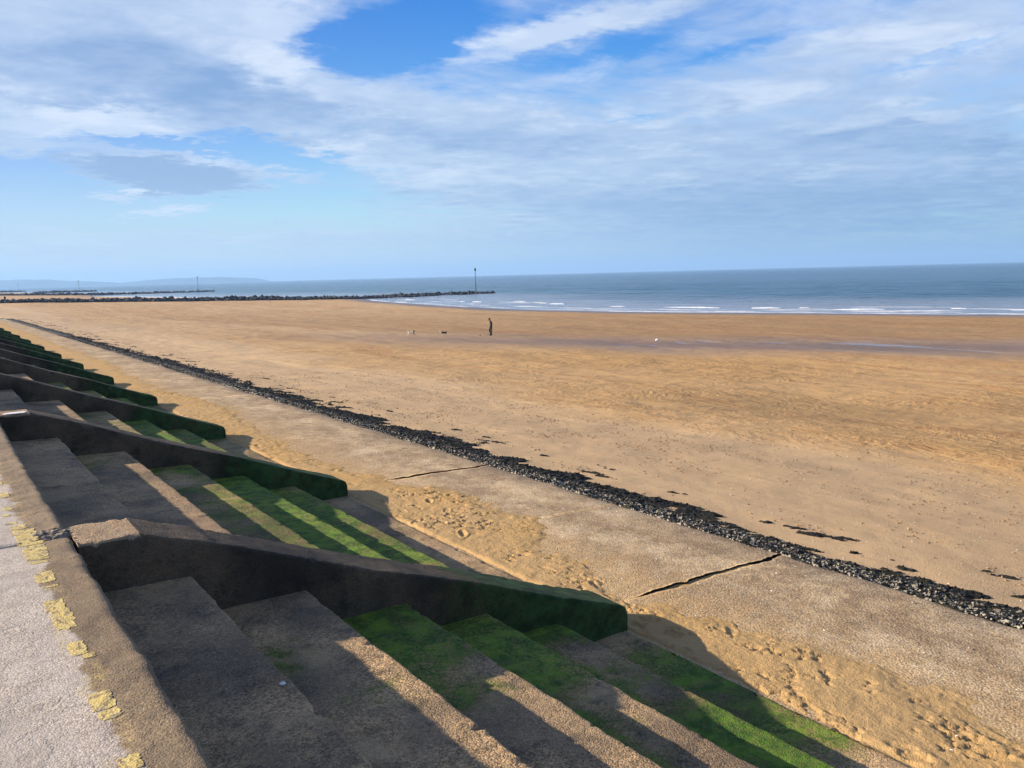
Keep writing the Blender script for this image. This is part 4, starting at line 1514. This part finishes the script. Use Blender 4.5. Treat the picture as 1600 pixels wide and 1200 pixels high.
def dog(loc, rz, label, mat, run, sc=1.0):
    V, E_, R_ = [], [], []

    def vtx(p_, r_, prev=None):
        V.append(p_); R_.append(r_)
        if prev is not None:
            E_.append((prev, len(V) - 1))
        return len(V) - 1
    hip = vtx((-0.22, 0, 0.32), (0.075, 0.085))
    bel = vtx((-0.06, 0, 0.315), (0.072, 0.080), hip)
    che = vtx((0.12, 0, 0.31), (0.085, 0.105), bel)
    sho = vtx((0.19, 0, 0.345), (0.070, 0.080), che)
    nck = vtx((0.255, 0, 0.405), 0.052, sho)
    skl = vtx((0.315, 0, 0.445), (0.055, 0.052), nck)
    muz = vtx((0.385, 0, 0.42), 0.032, skl)
    vtx((0.425, 0, 0.412), 0.022, muz)
    for s in (-1, 1):
        e1 = vtx((0.295, s * 0.042, 0.485), 0.018, skl)
        vtx((0.305, s * 0.058, 0.455), 0.012, e1)
    t1 = vtx((-0.30, 0, 0.365), 0.026, hip)
    t2 = vtx((-0.345, 0, 0.44), 0.021, t1)
    vtx((-0.325, 0, 0.525), 0.013, t2)
    for s in (-1, 1):
        if run:
            fr = [(0.17, 0.23, .042), (0.30, 0.165, .026), (0.40 if s > 0 else 0.33, 0.10, .019), (0.45 if s > 0 else 0.37, 0.085, .022)]
            hi = [(-0.22, 0.23, .052), (-0.245 if s > 0 else -0.16, 0.15, .030), (-0.36 if s > 0 else -0.24, 0.115, .020), (-0.40 if s > 0 else -0.235, 0.035, .018), (-0.395 if s > 0 else -0.20, 0.02, .020)]
        else:
            k = 0.05 * s
            fr = [(0.155, 0.22, .042), (0.15 + k * .5, 0.15, .025), (0.155 + k, 0.045, .019), (0.185 + k, 0.022, .023)]
            hi = [(-0.20, 0.22, .052), (-0.165 - k * .6, 0.165, .032), (-0.25 - k, 0.115, .020), (-0.235 - k, 0.035, .018), (-0.205 - k, 0.02, .022)]
        pr = che
        for (x, z, r_) in fr:
            pr = vtx((x, s * 0.062, z), r_, pr)
        pr = hip
        for (x, z, r_) in hi:
            pr = vtx((x, s * 0.062, z), r_, pr)
    o = skinned('dog', V, E_, R_, mat, loc, rz)
    o.scale = (sc, sc, sc)
    tag(o, label, 'dog')
    return o


WHT = (0.60, 0.52, 0.42)
BRN = (0.035, 0.022, 0.015)
BLK = (0.010, 0.009, 0.009)
RIGHT = LEFT + math.pi
X_, Y_ = 38.9, 71.5
dog((X_, Y_, ground(X_, Y_)), RIGHT, 'cream coated dog with a dark head running to the right', dog_material('cream_coat', WHT, BRN, WHT, WHT), True, 0.98)
X_, Y_ = 41.3, 69.3
dog((X_, Y_, ground(X_, Y_)), LEFT, 'black dog with white face and legs trotting left', dog_material('black_coat', BLK, WHT, WHT, BLK), False, 0.98)
X_, Y_ = 44.15, 67.2
stone('dark_ball', (X_, Y_, ground(X_, Y_) + 0.04), 0.06, M_BLACK, 'small dark ball on the sand in front of the walking person', 'ball', 0.95, 3)
X_, Y_ = 52.3, 51.4
stone('white_lump', (X_, Y_, ground(X_, Y_) + 0.08), 0.15, M_WHITE, 'white lump lying alone on the damp brown sand', 'debris', 0.7, 4)
stone('pebble', (1.03, 6.98, TREAD_Z[1] + 0.004), 0.012, M_WHITE, 'tiny white pebble on the top step beyond the nearest wall', 'pebble', 0.8, 5)
stone('pebble', (1.27, 3.79, TREAD_Z[1] - 0.014), 0.012, M_WHITE, 'tiny white pebble near the edge of the top step in the foreground', 'pebble', 0.8, 6)
stone('pebble', (6.30, 2.42, float(apron_z(6.3)) + 0.05), 0.022, M_WHITE, 'white pebble in the trodden sand at lower right', 'pebble', 0.8, 7)

# ------------------------------------------------------------------ far hills and wind turbines
hv = []
na, nr_ = 260, 14
A = np.linspace(rad(-16), rad(19.6), na)
for j in range(nr_):
    u = j / (nr_ - 1)
    R0 = 10300 + 1700 * u
    env = np.sin(np.pi * min(1, u * 1.05)) ** 0.8
    deg = np.degrees(A)
    hh = np.interp(deg, [-16, 0, 3.6, 5.2, 7.0, 9, 10.5, 12, 14, 16, 18.6, 19.5], [95, 110, 95, 100, 80, 62, 34, 58, 74, 80, 52, 4])
    hh = hh * (0.80 + 0.45 * fbm(deg * 0.9, deg * 0 + j * 0.25, 4, 81)) * env
    hh += (fbm(deg * 4, deg * 0 + j * 0.9, 3, 82) - 0.5) * 9 * env
    hv.append(np.stack([np.sin(A) * R0, np.cos(A) * R0, SEA_Z - 2 + np.maximum(hh * 0.9, 0)], -1))
M_HILL = plain('hill_pasture', (0.035, 0.055, 0.040), 0.95, 0.35, 0.004)
tag(obj('hills', mesh_np('hills', np.stack(hv), grid_quads(nr_, na), M_HILL)), kind='structure')

M_TURB = plain('turbine_white', (0.55, 0.56, 0.57), 0.6, 0.05, 0.1)


def turbine_mesh(phase):
    bm = bmesh.new()
    bmesh.ops.create_cone(bm, cap_ends=True, segments=8, radius1=2.2, radius2=1.3, depth=52, matrix=Matrix.Translation((0, 0, 26)))
    bmesh.ops.create_cube(bm, size=1, matrix=Matrix.Translation((0, 1, 52)) @ Matrix.Diagonal((3, 7, 3, 1)))
    for k in range(3):
        a = phase + k * 2 * math.pi / 3
        mt = Matrix.Translation((0, -3.5, 52)) @ Matrix.Rotation(a, 4, 'Y')
        vs_ = [bm.verts.new(mt @ Vector(p_)) for p_ in ((-1.2, 0, 0), (1.2, 0, 0), (0.3, 0, 30), (-0.3, 0, 30), (-0.8, 0.8, 0), (0.8, 0.8, 0), (0.2, .3, 30), (-0.2, .3, 30))]
        for f in ((0, 1, 2, 3), (7, 6, 5, 4), (0, 4, 5, 1), (1, 5, 6, 2), (2, 6, 7, 3), (3, 7, 4, 0)):
            bm.faces.new([vs_[i] for i in f])
    me = bpy.data.meshes.new('wind_turbine')
    bm.to_mesh(me)
    bm.free()
    me.materials.append(M_TURB)
    return me


TM = [turbine_mesh(0.3), turbine_mesh(1.0), turbine_mesh(1.7)]
for i, px in enumerate([664, 672, 679, 686, 689, 697, 704, 709, 716, 722, 731, 752, 760]):
    a_, _ = img_dir(px, 430)
    R0 = 9800 + 700 * ((i * 37) % 5) / 4
    o = obj('wind_turbine', TM[i % 3])
    o.location = (math.sin(a_) * R0, math.cos(a_) * R0, SEA_Z)
    o.rotation_euler = (0, 0, -a_)
    tag(o, 'far white wind turbine, one of a faint row on the sea horizon', 'wind turbine', 'offshore wind turbines on the horizon')

# ------------------------------------------------------------------ haze over the bay
bm = bmesh.new()
bmesh.ops.create_cube(bm, size=1, matrix=Matrix.Translation((0, 0, (160 - 9) / 2)) @ Matrix.Diagonal((28400, 28400, 169, 1)))
me = bpy.data.meshes.new('haze')
bm.to_mesh(me)
bm.free()
hm = bpy.data.materials.new('haze')
hm.use_nodes = True
hn = hm.node_tree
hn.nodes.clear()
ho = hn.nodes.new('ShaderNodeOutputMaterial')
pv = hn.nodes.new('ShaderNodeVolumePrincipled')
pv.inputs['Color'].default_value = (0.40, 0.66, 1.0, 1)
pv.inputs['Density'].default_value = 0.00013
pv.inputs['Anisotropy'].default_value = 0.1
hn.links.new(pv.outputs[0], ho.inputs['Volume'])
me.materials.append(hm)
tag(obj('haze', me), kind='stuff')
